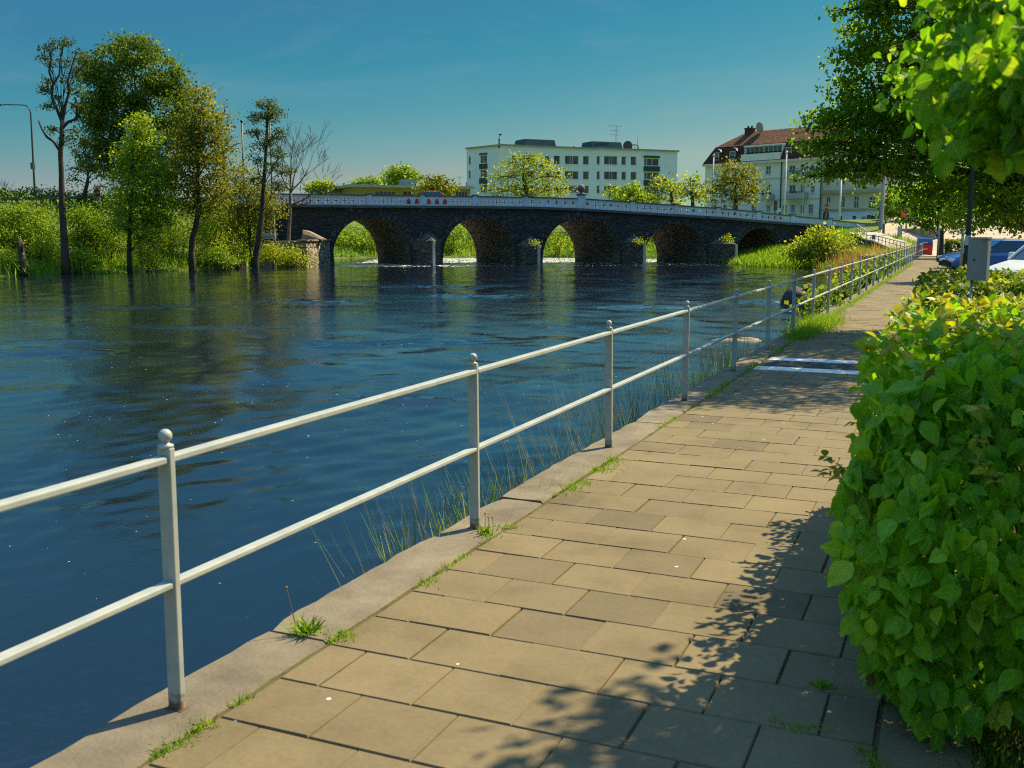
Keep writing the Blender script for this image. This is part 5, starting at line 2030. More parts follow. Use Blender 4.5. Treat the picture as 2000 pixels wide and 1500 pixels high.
def box_hedge(name, label, x0, x1, y0, y1, zt, n, leaf, group=None, z0=.08, mat='dark', tips=1.0):
    org = ((x0 + x1) / 2, (y0 + y1) / 2, ground_z(((x0 + x1) / 2, (y0 + y1) / 2)))
    g = org[2]
    root = thing(name, label, 'hedge', org, 0, group)
    A = [(x1 - x0) * (zt), (y1 - y0) * zt, (x1 - x0) * (y1 - y0)]
    P, O, young = [], [], []
    for i, a in enumerate(A):
        m = int(n * a / sum(A))
        x = rng.uniform(x0, x1, m); y = rng.uniform(y0, y1, m); z = rng.uniform(z0, zt, m)
        dp = rng.exponential(.10, m)
        if i == 0: y = y0 + dp + .06 * np.sin(x * 5); o = (0, -1, .2)
        elif i == 1: x = x0 + dp + .08 * np.sin(y * 4 + z * 3); o = (-1, 0, .2)
        else: z = zt - dp + .05 * np.sin(x * 3 + y * 2); o = (0, 0, 1)
        P.append(np.stack([x, y, z + g], 1)); O.append(np.tile(o, (m, 1)))
        young.append((dp < .08) * (.75 if i == 2 else .22))
    P, O, young = np.concatenate(P), np.concatenate(O), np.concatenate(young)
    m = len(P)
    D = O * .3 + rng.normal(0, .4, (m, 3)); D[:, 2] -= .4
    N = O + rng.normal(0, .5, (m, 3)); N[:, 2] += .4
    sz = leaf * rng.uniform(.7, 1.25, m)
    tint = np.clip(.45 + rng.normal(0, .22, m), 0, 1)
    tip = rng.random(m) < young * tips
    leaf_object('foliage', P[~tip], D[~tip], N[~tip], sz[~tip], sz[~tip] * .7, LEAF[mat], root, tint=tint[~tip], org=org)
    leaf_object('young_tips', P[tip], D[tip], N[tip], sz[tip], sz[tip] * .7, LEAF['yellow'], root, tint=tint[tip], org=org)
    sb = MB(org)
    for i in range(40):
        x, y = random.uniform(x0 + .2, x1), random.uniform(y0 + .2, y1)
        sb.tube([(x, y, g - .05), (x + random.gauss(0, .1), y + random.gauss(0, .1), g + zt * .8)], [.015, .006], 5, cap=False)
    sb.build('stems', BARK, root, fixn=False)
    return root


box_hedge('hedge', 'dark clipped hedge behind the grey cabinet with sunlit yellow tips', -.38, 4.2, 12.2, 16.6, 1.22, 18000, .075, mat='maple', tips=.4)
box_hedge('hedge', 'small clipped hedge beside the far trunk at the end of the walkway', -.7, 1.6, 68, 70, 1.35, 2600, .16)
box_hedge('hedge', 'low dark hedge behind the parked blue cars', 2.2, 5.5, 66, 68, 1.35, 3000, .16)


# ------------------------------------------------------------------ lindens along the street
tree('linden_tree', 'leaning linden with wide low crown over the walkway, leftmost of the street lindens', 'tree', 18.2,
     [(2092, 660, 60), (2088, 520, 50), (2080, 380, 44), (2066, 230, 36), (2050, 80, 26), (2040, -60, 18)],
     [(1700, 50, 50, 40), (1668, 105, 42, 30), (1735, 120, 60, 50), (1650, 175, 45, 34), (1690, 215, 60, 40), (1598, 238, 34, 18), (1628, 232, 34, 24), (1572, 278, 24, 9), (1600, 290, 36, 16), (1650, 280, 56, 34),
      (1760, 210, 80, 60), (1615, 325, 38, 18), (1585, 345, 14, 7), (1680, 330, 50, 26), (1745, 310, 66, 40), (1800, 345, 60, 40), (1790, 90, 70, 60), (1850, 150, 80, 70), (1850, 270, 80, 60), (1870, 370, 60, 40),
      (1920, 330, 70, 60), (1720, -20, 60, 40), (1640, 20, 16, 12), (1740, -20, 50, 40), (1800, -40, 80, 60), (1900, 20, 90, 80), (1960, 170, 90, 80), (2020, 60, 100, 90), (2060, 220, 100, 80), (2030, 340, 80, 50), (1960, 400, 60, 30),
      (1900, -110, 100, 60), (2050, -100, 120, 80), (2180, 100, 100, 90), (2200, 260, 100, 80), (1700, 250, 60, 50), (1820, 220, 80, 60), (1760, -140, 90, 60, 0, -2.2), (1900, -230, 120, 80, 0, -2.6), (2050, -220, 120, 80, 0, -3), (1880, -330, 110, 70, 0, -1), (2050, -60, 100, 70, 0, -3), (1700, -90, 50, 40, 0, -1.5), (2200, -120, 120, 90, 0, -2.5), (1800, -170, 70, 50, 0, -4), (1950, -210, 110, 70, 0, -4.2), (1705, -130, 50, 36, 0, -3.6), (2080, -160, 110, 70, 0, -4.5), (1880, -120, 80, 50, 0, -3.2)],
     'linden', leaf=.085, per=18, sig=.125, dens=.52, group='linden trees along the parking street', rv=1.3, twigs=4, twig_r=.008, droop=.3)
tree('linden_tree', 'bright leaved linden over the parked white van', 'tree', 36,
     [(2040, 540, 30), (2040, 460, 26), (2036, 380, 22), (2030, 280, 14)],
     [(1905, 395, 34, 28), (1950, 420, 44, 26), (1990, 400, 50, 36), (1930, 360, 40, 34), (2000, 340, 60, 50), (1870, 420, 28, 20), (1905, 440, 26, 14), (2060, 380, 60, 50), (2050, 280, 70, 60), (1960, 300, 60, 50), (1985, 440, 30, 14), (1890, 350, 36, 30), (2100, 300, 60, 60)],
     'bright', leaf=.13, per=18, sig=.2, dens=1.0, group='linden trees along the parking street', twigs=4, twig_r=.012, droop=.3)
tree('linden_tree', 'linden with a dark trunk at the far end of the walkway', 'tree', 68,
     [(1836, 500, 14), (1837, 470, 12), (1837, 430, 11), (1836, 400, 8)],
     [(1805, 410, 30, 18), (1835, 425, 34, 18), (1860, 405, 36, 22), (1790, 385, 28, 22), (1830, 370, 44, 30), (1870, 440, 20, 12), (1775, 432, 14, 9), (1810, 440, 18, 10), (1880, 370, 40, 34), (1760, 395, 20, 16)],
     'linden', leaf=.22, per=18, sig=.34, dens=1.25, group='linden trees along the parking street', twigs=4, twig_r=.02)
tree('linden_tree', 'farthest linden on the square with a thin trunk beside the orange sign', 'tree', 104,
     [(1766, 456, 6), (1767, 435, 5.5), (1767, 410, 4)],
     [(1745, 400, 26, 20), (1770, 405, 28, 18), (1735, 420, 18, 12), (1790, 415, 22, 12), (1760, 380, 30, 20), (1725, 395, 12, 14)],
     'linden', leaf=.3, per=18, sig=.4, dens=1.5, group='linden trees along the parking street', twigs=4, twig_r=.03)


def overhead_linden():
    """the tree the photographer stands under: its low twigs reach into the upper right"""
    org = Vector((3.0, 4.6, -.1))
    root = thing('linden_tree', 'close blurred linden whose low leafy twigs hang into the upper right corner', 'tree', org)
    tb = MB(org)
    trunk = [org, Vector((3.0, 4.6, 1.2)), Vector((2.9, 4.55, 2.6)), Vector((2.8, 4.6, 4.2)), Vector((2.75, 4.7, 6.0))]
    tb.tube(trunk, [.20, .17, .15, .12, .07], 12)
    P = []
    # canopy overhead (above the frame), throws the dappled shade
    lob = [((1.4, 5.75, 3.7), .6, .4), ((1.5, 6.5, 4.1), .6, .5), ((.95, 5.4, 3.5), .45, .22), ((1.2, 6.1, 3.6), .5, .3), ((1.9, 6.1, 4.4), .7, .5), ((1.2, 5.3, 3.9), .5, .3),
           ((3.9, 4.9, 5.4), 1.2, .9), ((3.0, 3.6, 5.2), 1.0, .8), ((4.6, 6.0, 5.0), 1.2, .9)]
    r = random.Random(5)
    for c, a, b in lob:
        k = int(80 * a * a * (1 if a > .45 else 2.2))
        cc = ellip(k, c, (a, a, b), .2)
        P.append(clump_leaves(cc, 22, .13))
        st = trunk[r.choice((2, 3))]
        path = bezier(st, c, (0, 0, .3), 7)
        tb.tube(path, [.05 * (1 - .8 * j / 7) for j in range(8)], 6, cap=False)
        for q in range(min(6, k)):
            tb.tube(bezier(path[r.randrange(3, 8)], cc[q], (0, 0, .1), 4), [.010, .008, .007, .005, .004], 4, cap=False)
    P = np.concatenate(P)
    n = len(P)
    D = rand_dirs(n, -.5); N = rand_dirs(n, .9)
    L = rng.uniform(.07, .12, n)
    # low twigs hanging forward from the canopy, one to three metres from the lens
    Q = []
    tw = [((1985, 40), 2.0, 70, 60), ((1940, 110), 1.9, 70, 60), ((1960, 210), 1.7, 60, 55), ((1985, 255), 1.6, 40, 36), ((1900, 60), 2.2, 50, 50), ((1880, 170), 2.2, 50, 50), ((1930, 235), 1.9, 36, 30),
          ((1845, 120), 2.7, 30, 26), ((1800, 150), 2.9, 24, 16), ((1860, 215), 2.4, 30, 28), ((1770, 85), 3.0, 12, 12), ((1780, 195), 2.8, 18, 10), ((1745, 135), 3.1, 10, 8), ((1900, 10), 2.2, 40, 40), ((1990, 130), 1.6, 50, 70),
          ((2040, 80), 1.8, 60, 90), ((2050, 220), 1.6, 60, 60), ((1960, -40), 2.1, 80, 40)]
    for (px, py), d, rx, ry in tw:
        d *= 1.22
        c = at(px, py, d)
        s = PXM(d)
        k = max(4, int(rx * ry / 62))
        cc = cam_basis_ellip(k, c, rx * s, .30, ry * s, .1)
        Q.append(clump_leaves(cc, 4, .03))
        up = c + Vector((.5, .5, .9))
        path = bezier(Vector((2.6, 4.7, 3.4)), c, (0, 0, .4), 8)
        tb.tube(path, [.020 * (1 - .85 * j / 8) for j in range(9)], 5, cap=False)
        for q in range(min(5, k)):
            tb.tube(bezier(path[r.randrange(6, 9)], cc[q], (0, 0, .02), 3), [.003, .0025, .002, .0015], 4, cap=False)
    tb.build('trunk', BARK, root, smooth=True, fixn=False)
    leaf_object('crown', P, D, N, L, L * .85, LEAF['linden'], root, tint=np.clip(.5 + rng.normal(0, .25, n), 0, 1), org=org)
    Q = np.concatenate(Q)
    m = len(Q)
    L = rng.uniform(.030, .050, m)
    D = rand_dirs(m, -.9); N = rand_dirs(m, .7); N[:, 1] -= .5
    near = leafmat('leaf_linden_near', (.08, .22, .008), (.17, .40, .014), (.46, .58, .035), .6, veins=True, gloss=.62)
    leaf_object('hanging_twigs', Q, D, N, L, L * .88, near, root, tint=np.clip(.48 + rng.normal(0, .24, m), 0, 1), org=org, tmpl=NEAR, uv=True)


overhead_linden()

# ------------------------------------------------------------------ street furniture
galv = surf('galvanised', (.34, .36, .36), .12, 4, .5, .15, 60, metal=.4)
darkpole = surf('dark_painted_steel', (.035, .045, .04), .2, 4, .5)
whitep = surf('white_paint', (.72, .72, .70), .06, 4, .5)


def cabinet():
    c = at(1911, 505, 10)
    g = -.035
    root = thing('cabinet', 'grey metal cabinet on a thin steel post between the two near hedges', 'cabinet', (c.x, c.y, g), math.radians(-18))
    grey = surf('cabinet_grey', (.20, .235, .235), .10, 5, .5, .12, 90, dirt=(.13, .15, .15))
    b = MB()
    zt, zb = 1.605 - g, 1.205 - g
    prof = [(-.085, -.06), (.040, -.06), (.088, -.03), (.088, .07), (-.085, .07)]
    n = len(prof)
    vs = [(x, y, zb) for x, y in prof] + [(x, y, zt) for x, y in prof]
    b.add(vs, [tuple(range(n - 1, -1, -1)), tuple(range(n, 2 * n))] + [(i, (i + 1) % n, (i + 1) % n + n, i + n) for i in range(n)])
    bo = b.build('housing', grey, root, bevel=.006)
    l = MB(); l.box((0, .005, zt + .008), (.185, .142, .014)); l.build('lid', grey, bo)
    s = MB()
    s.tube([(-.02, -.0615, zt - .205), (-.02, -.064, zt - .205)], .010, 10)
    s.build('lock', surf('lock_black', (.02, .02, .02), .1), bo)
    k = MB()
    r = random.Random(2)
    for (cx, cz, w, h) in ((.0, zt - .135, .022, .012), (-.012, zt - .255, .022, .012), (-.004, zt - .285, .024, .02), (.006, zt - .31, .016, .012)):
        for i in range(7):
            x, z = cx + r.uniform(-w, w), cz + r.uniform(-h, h)
            k.bar((x, -.0612, z), (x + r.uniform(-.012, .012), -.0612, z + r.uniform(-.008, .008)), .0022, .0025)
    k.build('scratch_marks', surf('scratch_pale', (.42, .45, .44), .1), bo)
    p = MB(); p.tube([(-.05, .0, 0), (-.05, .0, zb)], .013, 10); p.build('post', galv, root, smooth=True)


cabinet()


def lamp_post(name, label, px, d, base_h, top, r0, r1, mat, sleeve=False, head=None, base=None, group=None):
    p = at(px, 500, d); p.z = ground_z(p) if base is None else base
    root = thing(name, label, 'lamp post', p, 0, group)
    b = MB()
    b.tube([(0, 0, -.1), (0, 0, base_h), (0, 0, base_h + .08), (0, 0, top)], [r0, r0, r1, r1 * .8], 12)
    b.build('pole', mat, root, smooth=False)
    if sleeve:
        s = MB(); s.tube([(0, 0, sleeve), (0, 0, sleeve + .16)], r1 + .004, 12); s.build('label_band', whitep, root)
    if head:
        h = MB()
        dx = RX * head[0]; dy = RY * head[0]
        h.tube([(0, 0, top - .1), (dx * .3, dy * .3, top + .15), (dx, dy, top + .2)], [r1 * .7] * 3, 8)
        h.build('arm', mat, root)
        h = MB(); h.box((dx * 1.1, dy * 1.1, top + .19), (.6, .25, .14), math.atan2(RY, RX)); h.build('lamp_head', mat, root)
    return root


lamp_post('lamp_post', 'dark street lamp post with white label band rising behind the grey cabinet', 1888.5, 17.4, 1.50, 6.2, .062, .042, darkpole, sleeve=1.66)
lamp_post('lamp_post', 'thick grey lamp post at the end of the parapet on the square', 1718, 96, 1.0, 7.5, .22, .19, galv)
lamp_post('lamp_post', 'thin grey lamp post before the mansard house balconies', 1563, 128, 1.0, at(1563, 346, 128).z, .10, .07, galv, head=(-.6,))


def flagpole(label, px, d, ytop, r, mat, kind='flagpole', base=None, ball=True):
    p = at(px, 440, d); p.z = ground_z(p) if base is None else base
    zt = at(px, ytop, d).z
    root = thing(kind, label, 'flagpole', p)
    b = MB(); b.tube([(0, 0, -.2), (0, 0, zt - p.z)], [r, r * .7], 8); b.build('pole', mat, root, smooth=True)
    if ball:
        b = MB(); b.ball((0, 0, zt - p.z + r), r * 1.5, 8); b.build('top_knob', mat, root, smooth=True)


flagpole('white flagpole standing before the mansard house', 1531, 124, 299, .11, whitep)
flagpole('white flagpole standing before the beige corner house', 1639, 118, 350, .12, whitep)
flagpole('tall dark flagpole at the left of the pointed alder', 479.5, 100, 239, .10, darkpole)
flagpole('dark mast rising through the branches of the pointed alder', 533.5, 92, 215, .07, darkpole)
flagpole('grey flagpole at the left corner of the mansard house', 1390, 150, 306, .13, galv)
flagpole('short pale pole standing beside the park bench', 536.5, 89, 414, .05, whitep, base=.7)


def left_street_lamp():
    p = on_ground(66, 358, 112, .1)
    root = thing('street_lamp', 'tall curved street lamp on the grassy mound at the far left', 'street lamp', p)
    b = MB(p)
    pts = [p] + [at(a, c, 112) for a, c in ((65, 320), (62, 260), (60, 222), (57.5, 212), (52, 206.5), (44, 205), (20, 204.5), (6, 204.5))]
    b.tube(pts, [.12, .10, .09, .08, .07, .07, .06, .06, .06], 8)
    b.build('pole', darkpole, root, smooth=True)
    b = MB(p)
    a, c = at(4, 205, 112), at(-14, 206, 112)
    b.bar(a, c, .34, .16)
    b.build('lamp_head', darkpole, root)
    b = MB(p); q = at(64, 324, 112); b.box(q, (.34, .3, .7)); b.build('junction_box', darkpole, root)


left_street_lamp()


def timber_fence():
    wood = surf('weathered_timber', (.30, .25, .19), .25, 3, .9, .5, 20)
    post = surf('fence_post', (.07, .06, .05), .3, 3, .9)
    a = at(-20, 389, 84); b_ = at(270, 384, 92)
    root = thing('timber_fence', 'low post and rail timber fence along the top of the left bank', 'fence', (a.x, a.y, 0))
    n = 12
    for i in range(n + 1):
        q = a.lerp(b_, i / n)
        g = ground_z(q)
        m = MB((a.x, a.y, 0)); m.box((q.x, q.y, (q.z + g) / 2 - .1), (.2, .2, max(.6, q.z - g + .35)), .4)
        m.build('post', post, root)
        if i < n:
            q2 = a.lerp(b_, (i + 1) / n)
            m = MB((a.x, a.y, 0)); m.bar(q + Vector((FX * -.12, FY * -.12, .0)), q2 + Vector((FX * -.12, FY * -.12, .0)), .06, .26)
            m.build('rail', wood, root)


timber_fence()


def bench():
    p = at(520, 466, 90.5); p.z = .72
    root = thing('park_bench', 'grey slatted park bench on the levelled spot beside the bridge', 'bench', p, YAW + math.radians(14))
    wood = surf('bench_slat', (.42, .42, .40), .15, 4, .7)
    s = MB()
    for k in range(4): s.box((0, -.32 + .12 * k, .45), (1.9, .10, .04))
    s.build('seat', wood, root)
    s = MB()
    for k in range(4): s.box((0, .22 + .035 * k, .56 + .12 * k), (1.9, .035, .10))
    s.build('backrest', wood, root)
    for x in (-.8, .8):
        l = MB()
        l.bar((x, -.3, 0), (x, -.3, .45), .06, .06); l.bar((x, .15, 0), (x, .36, .98), .06, .06); l.bar((x, -.34, .40), (x, .2, .40), .06, .05)
        l.build('leg', darkpole, root)


bench()


def quay_stub():
    """stone quay at the left bridge end with its lit face, and the rough slab lying on it"""
    rub = stone_mat('quay_rubble', (.36, .29, .20), (.08, .065, .05), (.62, .34), .3)
    a, b_ = at(599, 512, 87.5), at(648, 512, 93.0)
    c = at(560, 512, 92.5)
    ex = Vector((b_.x - a.x, b_.y - a.y, 0)); L = ex.length; ex.normalize()
    rz = math.atan2(ex.y, ex.x)
    root = thing('stone_quay', 'pale rubble stone quay block at the left foot of the bridge', 'wall', (a.x, a.y, 0), rz)
    m = MB()
    zt = at(600, 471, 87.5).z
    # x along the lit face, y into the bank
    n = 10
    vs = []
    for z, bat in ((-2.2, .18), (zt, 0)):
        vs += [(-bat, -bat, z), (L + .4, -bat, z), (L + .4, 4.2, z), (-bat, 4.2, z)]
    m.add(vs, [(0, 3, 2, 1), (4, 5, 6, 7), (0, 1, 5, 4), (1, 2, 6, 5), (2, 3, 7, 6), (3, 0, 4, 7)])
    m.build('wall', rub, root)
    m = MB()
    for i in range(6):
        x0 = -.1 + i * (L + .4) / 6
        m.box((x0 + .5, .3, zt + .07), ((L + .4) / 6 - .04, .9, .14 + random.uniform(-.03, .03)), random.gauss(0, .03))
    m.build('capstones', rub, root)
    p = at(607, 468, 90)
    b = MB(p)
    b.add([p + Vector(q) for q in ((-1.0, 0, 0), (1.0, .2, 0), (1.1, .9, 0), (-.7, .9, 0), (-.95, .2, .85), (-.2, .3, .62), (1.05, .5, .12), (-.6, .8, .75), (-.75, -.05, .5))],
          [(0, 3, 2, 1), (0, 1, 6, 5, 8), (0, 8, 4), (4, 8, 5), (4, 5, 7), (5, 6, 2), (5, 2, 7), (7, 2, 3), (0, 4, 7, 3), (1, 2, 6)])
    o = b.build('rough_boulder', surf('boulder_tan', (.30, .24, .16), .3, 2, .9, .9, 8, dist=.06))
    tag(o, 'slanting rough stone slab lying on the pale quay block', 'stone')


quay_stub()


def boulder(label, px, py, d, w, h, mat, name='boulder', base=None, dep=.8):
    p = at(px, py, d)
    p.z = (ground_z(p) if base is None else base) - .1
    r = random.Random(px)
    b = MB(p)
    n, m = 14, 9
    vs = []
    s = [r.uniform(0, 6.28) for _ in range(6)]
    for j in range(m + 1):
        ph = math.pi * j / m
        for i in range(n):
            th = 2 * math.pi * i / n
            k = 1 + .16 * math.sin(2 * th + s[0]) + .12 * math.sin(3 * th + 2 * ph + s[1]) + .10 * math.sin(5 * ph + th + s[2])
            x, y, z = w / 2 * math.sin(ph) * math.cos(th) * k, w / 2 * dep * math.sin(ph) * math.sin(th) * k, -h * math.cos(ph) * k * (1 if ph > 1.57 else .4)
            vs.append(p + Vector((RX * x + FX * y, RY * x + FY * y, z)))
    fs = [(j * n + i, j * n + (i + 1) % n, (j + 1) * n + (i + 1) % n, (j + 1) * n + i) for j in range(m) for i in range(n)]
    b.add(vs, fs)
    tag(b.build(name, mat, smooth=True, fixn=True), label, 'boulder')


rockd = surf('dark_wet_rock', (.045, .042, .038), .4, 2, .7, .9, 9, dist=.05)
rockt = surf('tan_rock', (.27, .22, .16), .3, 2, .9, .9, 9, dist=.05)
boulder('big dark boulder standing in the water behind the railing', 1571, 586, 42, 1.7, .72, rockd, base=WATER, dep=.6)
boulder('flat tan boulder at the waterline below the yellow quay shrub', 524, 521, 86, 1.4, .75, rockt, base=WATER)
boulder('dark boulder at the waterline left of the tan one', 470, 521, 84, 1.1, .6, rockd, base=WATER)
boulder('low stone lying in the grass under the middle arch', 1124, 503, 117, 1.2, .6, rockt)
boulder('flat brown stone slab in the water behind the sixth railing post', 1445, 655, 27.5, 1.5, .16, rockt, base=WATER - .02, dep=.5)


# ------------------------------------------------------------------ steps, person, railings on the far side
def bank_steps():
    p = on_ground(348, 440, 86)
    root = thing('bank_steps', 'short flight of stone steps on the left bank slope behind the olive tree', 'steps', p, YAW + .3)
    st = surf('step_stone', (.30, .27, .22), .2, 3, .9)
    for i in range(6):
        b = MB(); b.box((0, i * .34, i * .19), (1.5, .38, .14)); b.build('step', st, root)


bank_steps()


def far_rail():
    """white guard rail on the far bank, glimpsed through the first two arches"""
    a, b_ = at(660, 457, 132), at(960, 457, 134)
    root = thing('guard_rail', 'pale guard rail on the far bank seen through the left arches', 'railing', (a.x, a.y, 0))
    n = 16
    for i in range(n + 1):
        q = a.lerp(b_, i / n)
        g = min(ground_z(q), q.z - .5)
        m = MB((a.x, a.y, 0)); m.box((q.x, q.y, (q.z + g) / 2), (.1, .1, q.z - g + .1)); m.build('post', galv, root)
    m = MB((a.x, a.y, 0))
    m.bar(a, b_, .08, .16); m.bar(a - Vector((0, 0, .4)), b_ - Vector((0, 0, .4)), .08, .14)
    m.build('rail', whitep, root)


far_rail()


def timber_landing():
    """wooden landing with an A-shaped rail, glimpsed in the middle arch"""
    p = at(1100, 470, 134)
    root = thing('timber_landing', 'wooden landing with sloping rails seen through the middle arch', 'landing', p, YAW)
    w = surf('landing_wood', (.34, .27, .17), .2, 4, .9)
    b = MB(); b.box((0, 0, -.1), (7, 3, .3)); b.build('deck', w, root)
    for k in range(3):
        b = MB(); b.bar((-3.2, -1.5, .35 + .35 * k), (3.2, -1.5, .35 + .35 * k), .08, .12); b.build('rail', w, root)
    for sx in (-1, 1):
        b = MB(); b.bar((sx * 3.2, -1.4, .2), (0, -1.4, 2.5), .1, .14); b.build('brace', w, root)
    for x in (-3.2, -1, 1, 3.2):
        b = MB(); b.box((x, -1.3, -1.2), (.2, .2, 2.4)); b.build('pile', w, root)
    b = MB(); b.box((-3, 2.5, -1.0), (9, .6, 2.2)); b.build('back_wall', surf('landing_wall', (.12, .10, .08), .2, 2, .9), root)


timber_landing()


def person():
    d = 91
    p = on_ground(189.5, 384, d)
    p.z = min(p.z, at(189.5, 384, d).z)
    root_me = bpy.data.meshes.new('person')
    V = [(0, 0, .92), (0, 0, 1.15), (0, 0, 1.40), (0, 0, 1.52), (0, .0, 1.66), (-.10, 0, .88), (-.11, -.04, .48), (-.11, .0, .05), (-.11, -.14, .03), (.10, 0, .88), (.12, .05, .48), (.12, .10, .05), (.12, -.04, .03),
         (-.20, 0, 1.40), (-.25, .02, 1.12), (-.24, -.14, .90), (.20, 0, 1.40), (.25, .02, 1.12), (.24, -.14, .90)]
    E = [(0, 1), (1, 2), (2, 3), (3, 4), (0, 5), (5, 6), (6, 7), (7, 8), (0, 9), (9, 10), (10, 11), (11, 12), (2, 13), (13, 14), (14, 15), (2, 16), (16, 17), (17, 18)]
    R = [.15, .14, .16, .06, .11, .10, .07, .05, .045, .10, .07, .05, .045, .075, .055, .04, .075, .055, .04]
    root_me.from_pydata(V, E, [])
    o = link('person', root_me)
    o.location = p
    o.rotation_euler = (0, 0, YAW)
    sk = o.modifiers.new('skin', 'SKIN')
    for i, r in enumerate(R): root_me.skin_vertices[0].data[i].radius = (r, r * .85)
    root_me.skin_vertices[0].data[0].use_root = True
    o.modifiers.new('sub', 'SUBSURF').levels = 1
    t = NT('person_clothes')
    sp = t.n('ShaderNodeSeparateXYZ'); t.l(t.coords(), sp.inputs[0])
    r_ = t.ramp(t.math('DIVIDE', sp.outputs[2], 2.0), [(0.0, (.02, .02, .025)), (.45, (.45, .03, .02)), (.755, (.42, .26, .18)), (.83, (.05, .035, .02))])
    for nd in t.t.nodes:
        if nd.bl_idname == 'ShaderNodeValToRGB': nd.color_ramp.interpolation = 'CONSTANT'
    t.bsdf(r_, .85)
    root_me.materials.append(t.mat)
    tag(o, 'person in a red jacket walking along the top of the left bank', 'person')


person()


# ------------------------------------------------------------------ cars
def car(name, label, loc, rz, paint, L=4.3, Wd=1.75, H=1.45, van=False, group=None):
    """nose towards +x; body shell lofted from side outlines, then glass, wheels, lamps"""
    root = thing(name, label, 'van' if van else 'car', loc, rz, group)
    h = H
    belt = h * (.60 if van else .62)
    nose, tail = L / 2, -L / 2
    ws0, ws1 = nose - (1.0 if van else 1.25), nose - (1.85 if van else 2.05)
    rw1, rw0 = tail + (.35 if van else 1.0), tail + (.1 if van else .35)
    st = [(tail, .38, belt - .22, .80), (tail + .12, .26, belt - .04, .90), (rw0 + .3, .22, belt, .97), (0, .2, belt, 1.0), (ws0, .2, belt - .02, .98), (nose - .5, .22, belt - .14, .93), (nose - .12, .26, belt - .26, .84), (nose, .36, belt - .38, .72)]
    b = MB()
    vs = []
    for x, z0, z1, k in st:
        w = Wd / 2 * k
        vs += [(x, -w * .92, z0), (x, -w, z0 + .12), (x, -w, z1 - .14), (x, -w * .90, z1), (x, w * .90, z1), (x, w, z1 - .14), (x, w, z0 + .12), (x, w * .92, z0)]
    fs = []
    for i in range(len(st) - 1):
        for j in range(8):
            fs.append((i * 8 + j, i * 8 + (j + 1) % 8, (i + 1) * 8 + (j + 1) % 8, (i + 1) * 8 + j))
    fs += [tuple(range(8)), tuple(len(st) * 8 - 8 + j for j in range(7, -1, -1))]
    b.add(vs, fs)
    body = b.build('body', paint, root, smooth=True, bevel=.02)
    g = MB()
    wb, wt_ = Wd / 2 * .9, Wd / 2 * .72
    lo = [(ws0, -wb, belt - .02), (ws0, wb, belt - .02), (rw0, wb, belt - .02), (rw0, -wb, belt - .02)]
    hi = [(ws1, -wt_, h - .06), (ws1, wt_, h - .06), (rw1, wt_, h - .06), (rw1, -wt_, h - .06)]
    g.add(lo + hi, [(0, 1, 5, 4), (1, 2, 6, 5), (2, 3, 7, 6), (3, 0, 4, 7), (0, 3, 2, 1), (4, 5, 6, 7)])
    carglass = surf('car_glass', (.02, .07, .10), .1, 1, .05, .0, spec=.8)
    g.build('windows', carglass, root, bevel=.03)
    r = MB()
    r.add([(ws1 + .04, -wt_ - .02, h - .07), (ws1 + .04, wt_ + .02, h - .07), (rw1 - .04, wt_ + .02, h - .07), (rw1 - .04, -wt_ - .02, h - .07),
           (ws1 - .2, -wt_ + .1, h), (ws1 - .2, wt_ - .1, h), (rw1 + .15, wt_ - .1, h), (rw1 + .15, -wt_ + .1, h)], [(0, 1, 5, 4), (1, 2, 6, 5), (2, 3, 7, 6), (3, 0, 4, 7), (0, 3, 2, 1), (4, 5, 6, 7)])
    for s in (-1, 1):
        r.bar((ws0 + .02, s * wb, belt - .02), (ws1 + .02, s * (wt_ + .01), h - .06), .07, .06)
        r.bar((rw0 - .02, s * wb, belt - .02), (rw1 - .02, s * (wt_ + .01), h - .06), .10, .08)
        xm = (ws1 + rw1) / 2
        r.bar((xm, s * (wb + .005), belt - .02), (xm, s * (wt_ + .01), h - .06), .09, .05)
    r.build('roof', paint, root, bevel=.015)
    blk = surf('tyre_rubber', (.02, .02, .02), .2, 8, .9)
    rim = surf('wheel_rim', (.4, .4, .4), .1, 8, .35, metal=.8)
    for x in (nose - .85, tail + .8):
        for s in (-1, 1):
            w = MB()
            w.tube([(x, s * (Wd / 2 - .20), .31), (x, s * (Wd / 2 - .0), .31)], .31, 20)
            wo_ = w.build('wheel', blk, root)
            w = MB(); w.tube([(x, s * (Wd / 2 - .02), .31), (x, s * (Wd / 2 + .012), .31)], [.20, .17], 14); w.build('rim', rim, wo_)
    lens = surf('headlamp_lens', (.65, .68, .70), .1, 6, .1, spec=.8)
    red = surf('tail_lamp', (.35, .01, .01), .1, 6, .2)
    for s in (-1, 1):
        q = MB(); q.box((nose - .10, s * Wd * .30, belt - .34), (.2, .36, .15)); q.build('headlight', lens, root, bevel=.03)
        q = MB(); q.box((tail + .06, s * Wd * .36, belt - .22), (.14, .22, .26)); q.build('tail_light', red, root, bevel=.02)
        q = MB(); q.box((ws0 - .25, s * (Wd / 2 + .08), belt + .08), (.12, .2, .14)); q.build('mirror', paint, root, bevel=.03)
    q = MB(); q.box((nose - .02, 0, .42), (.12, Wd * .72, .16)); q.box((nose - .03, 0, belt - .38), (.1, Wd * .34, .1)); q.build('grille', blk, root)
    return root


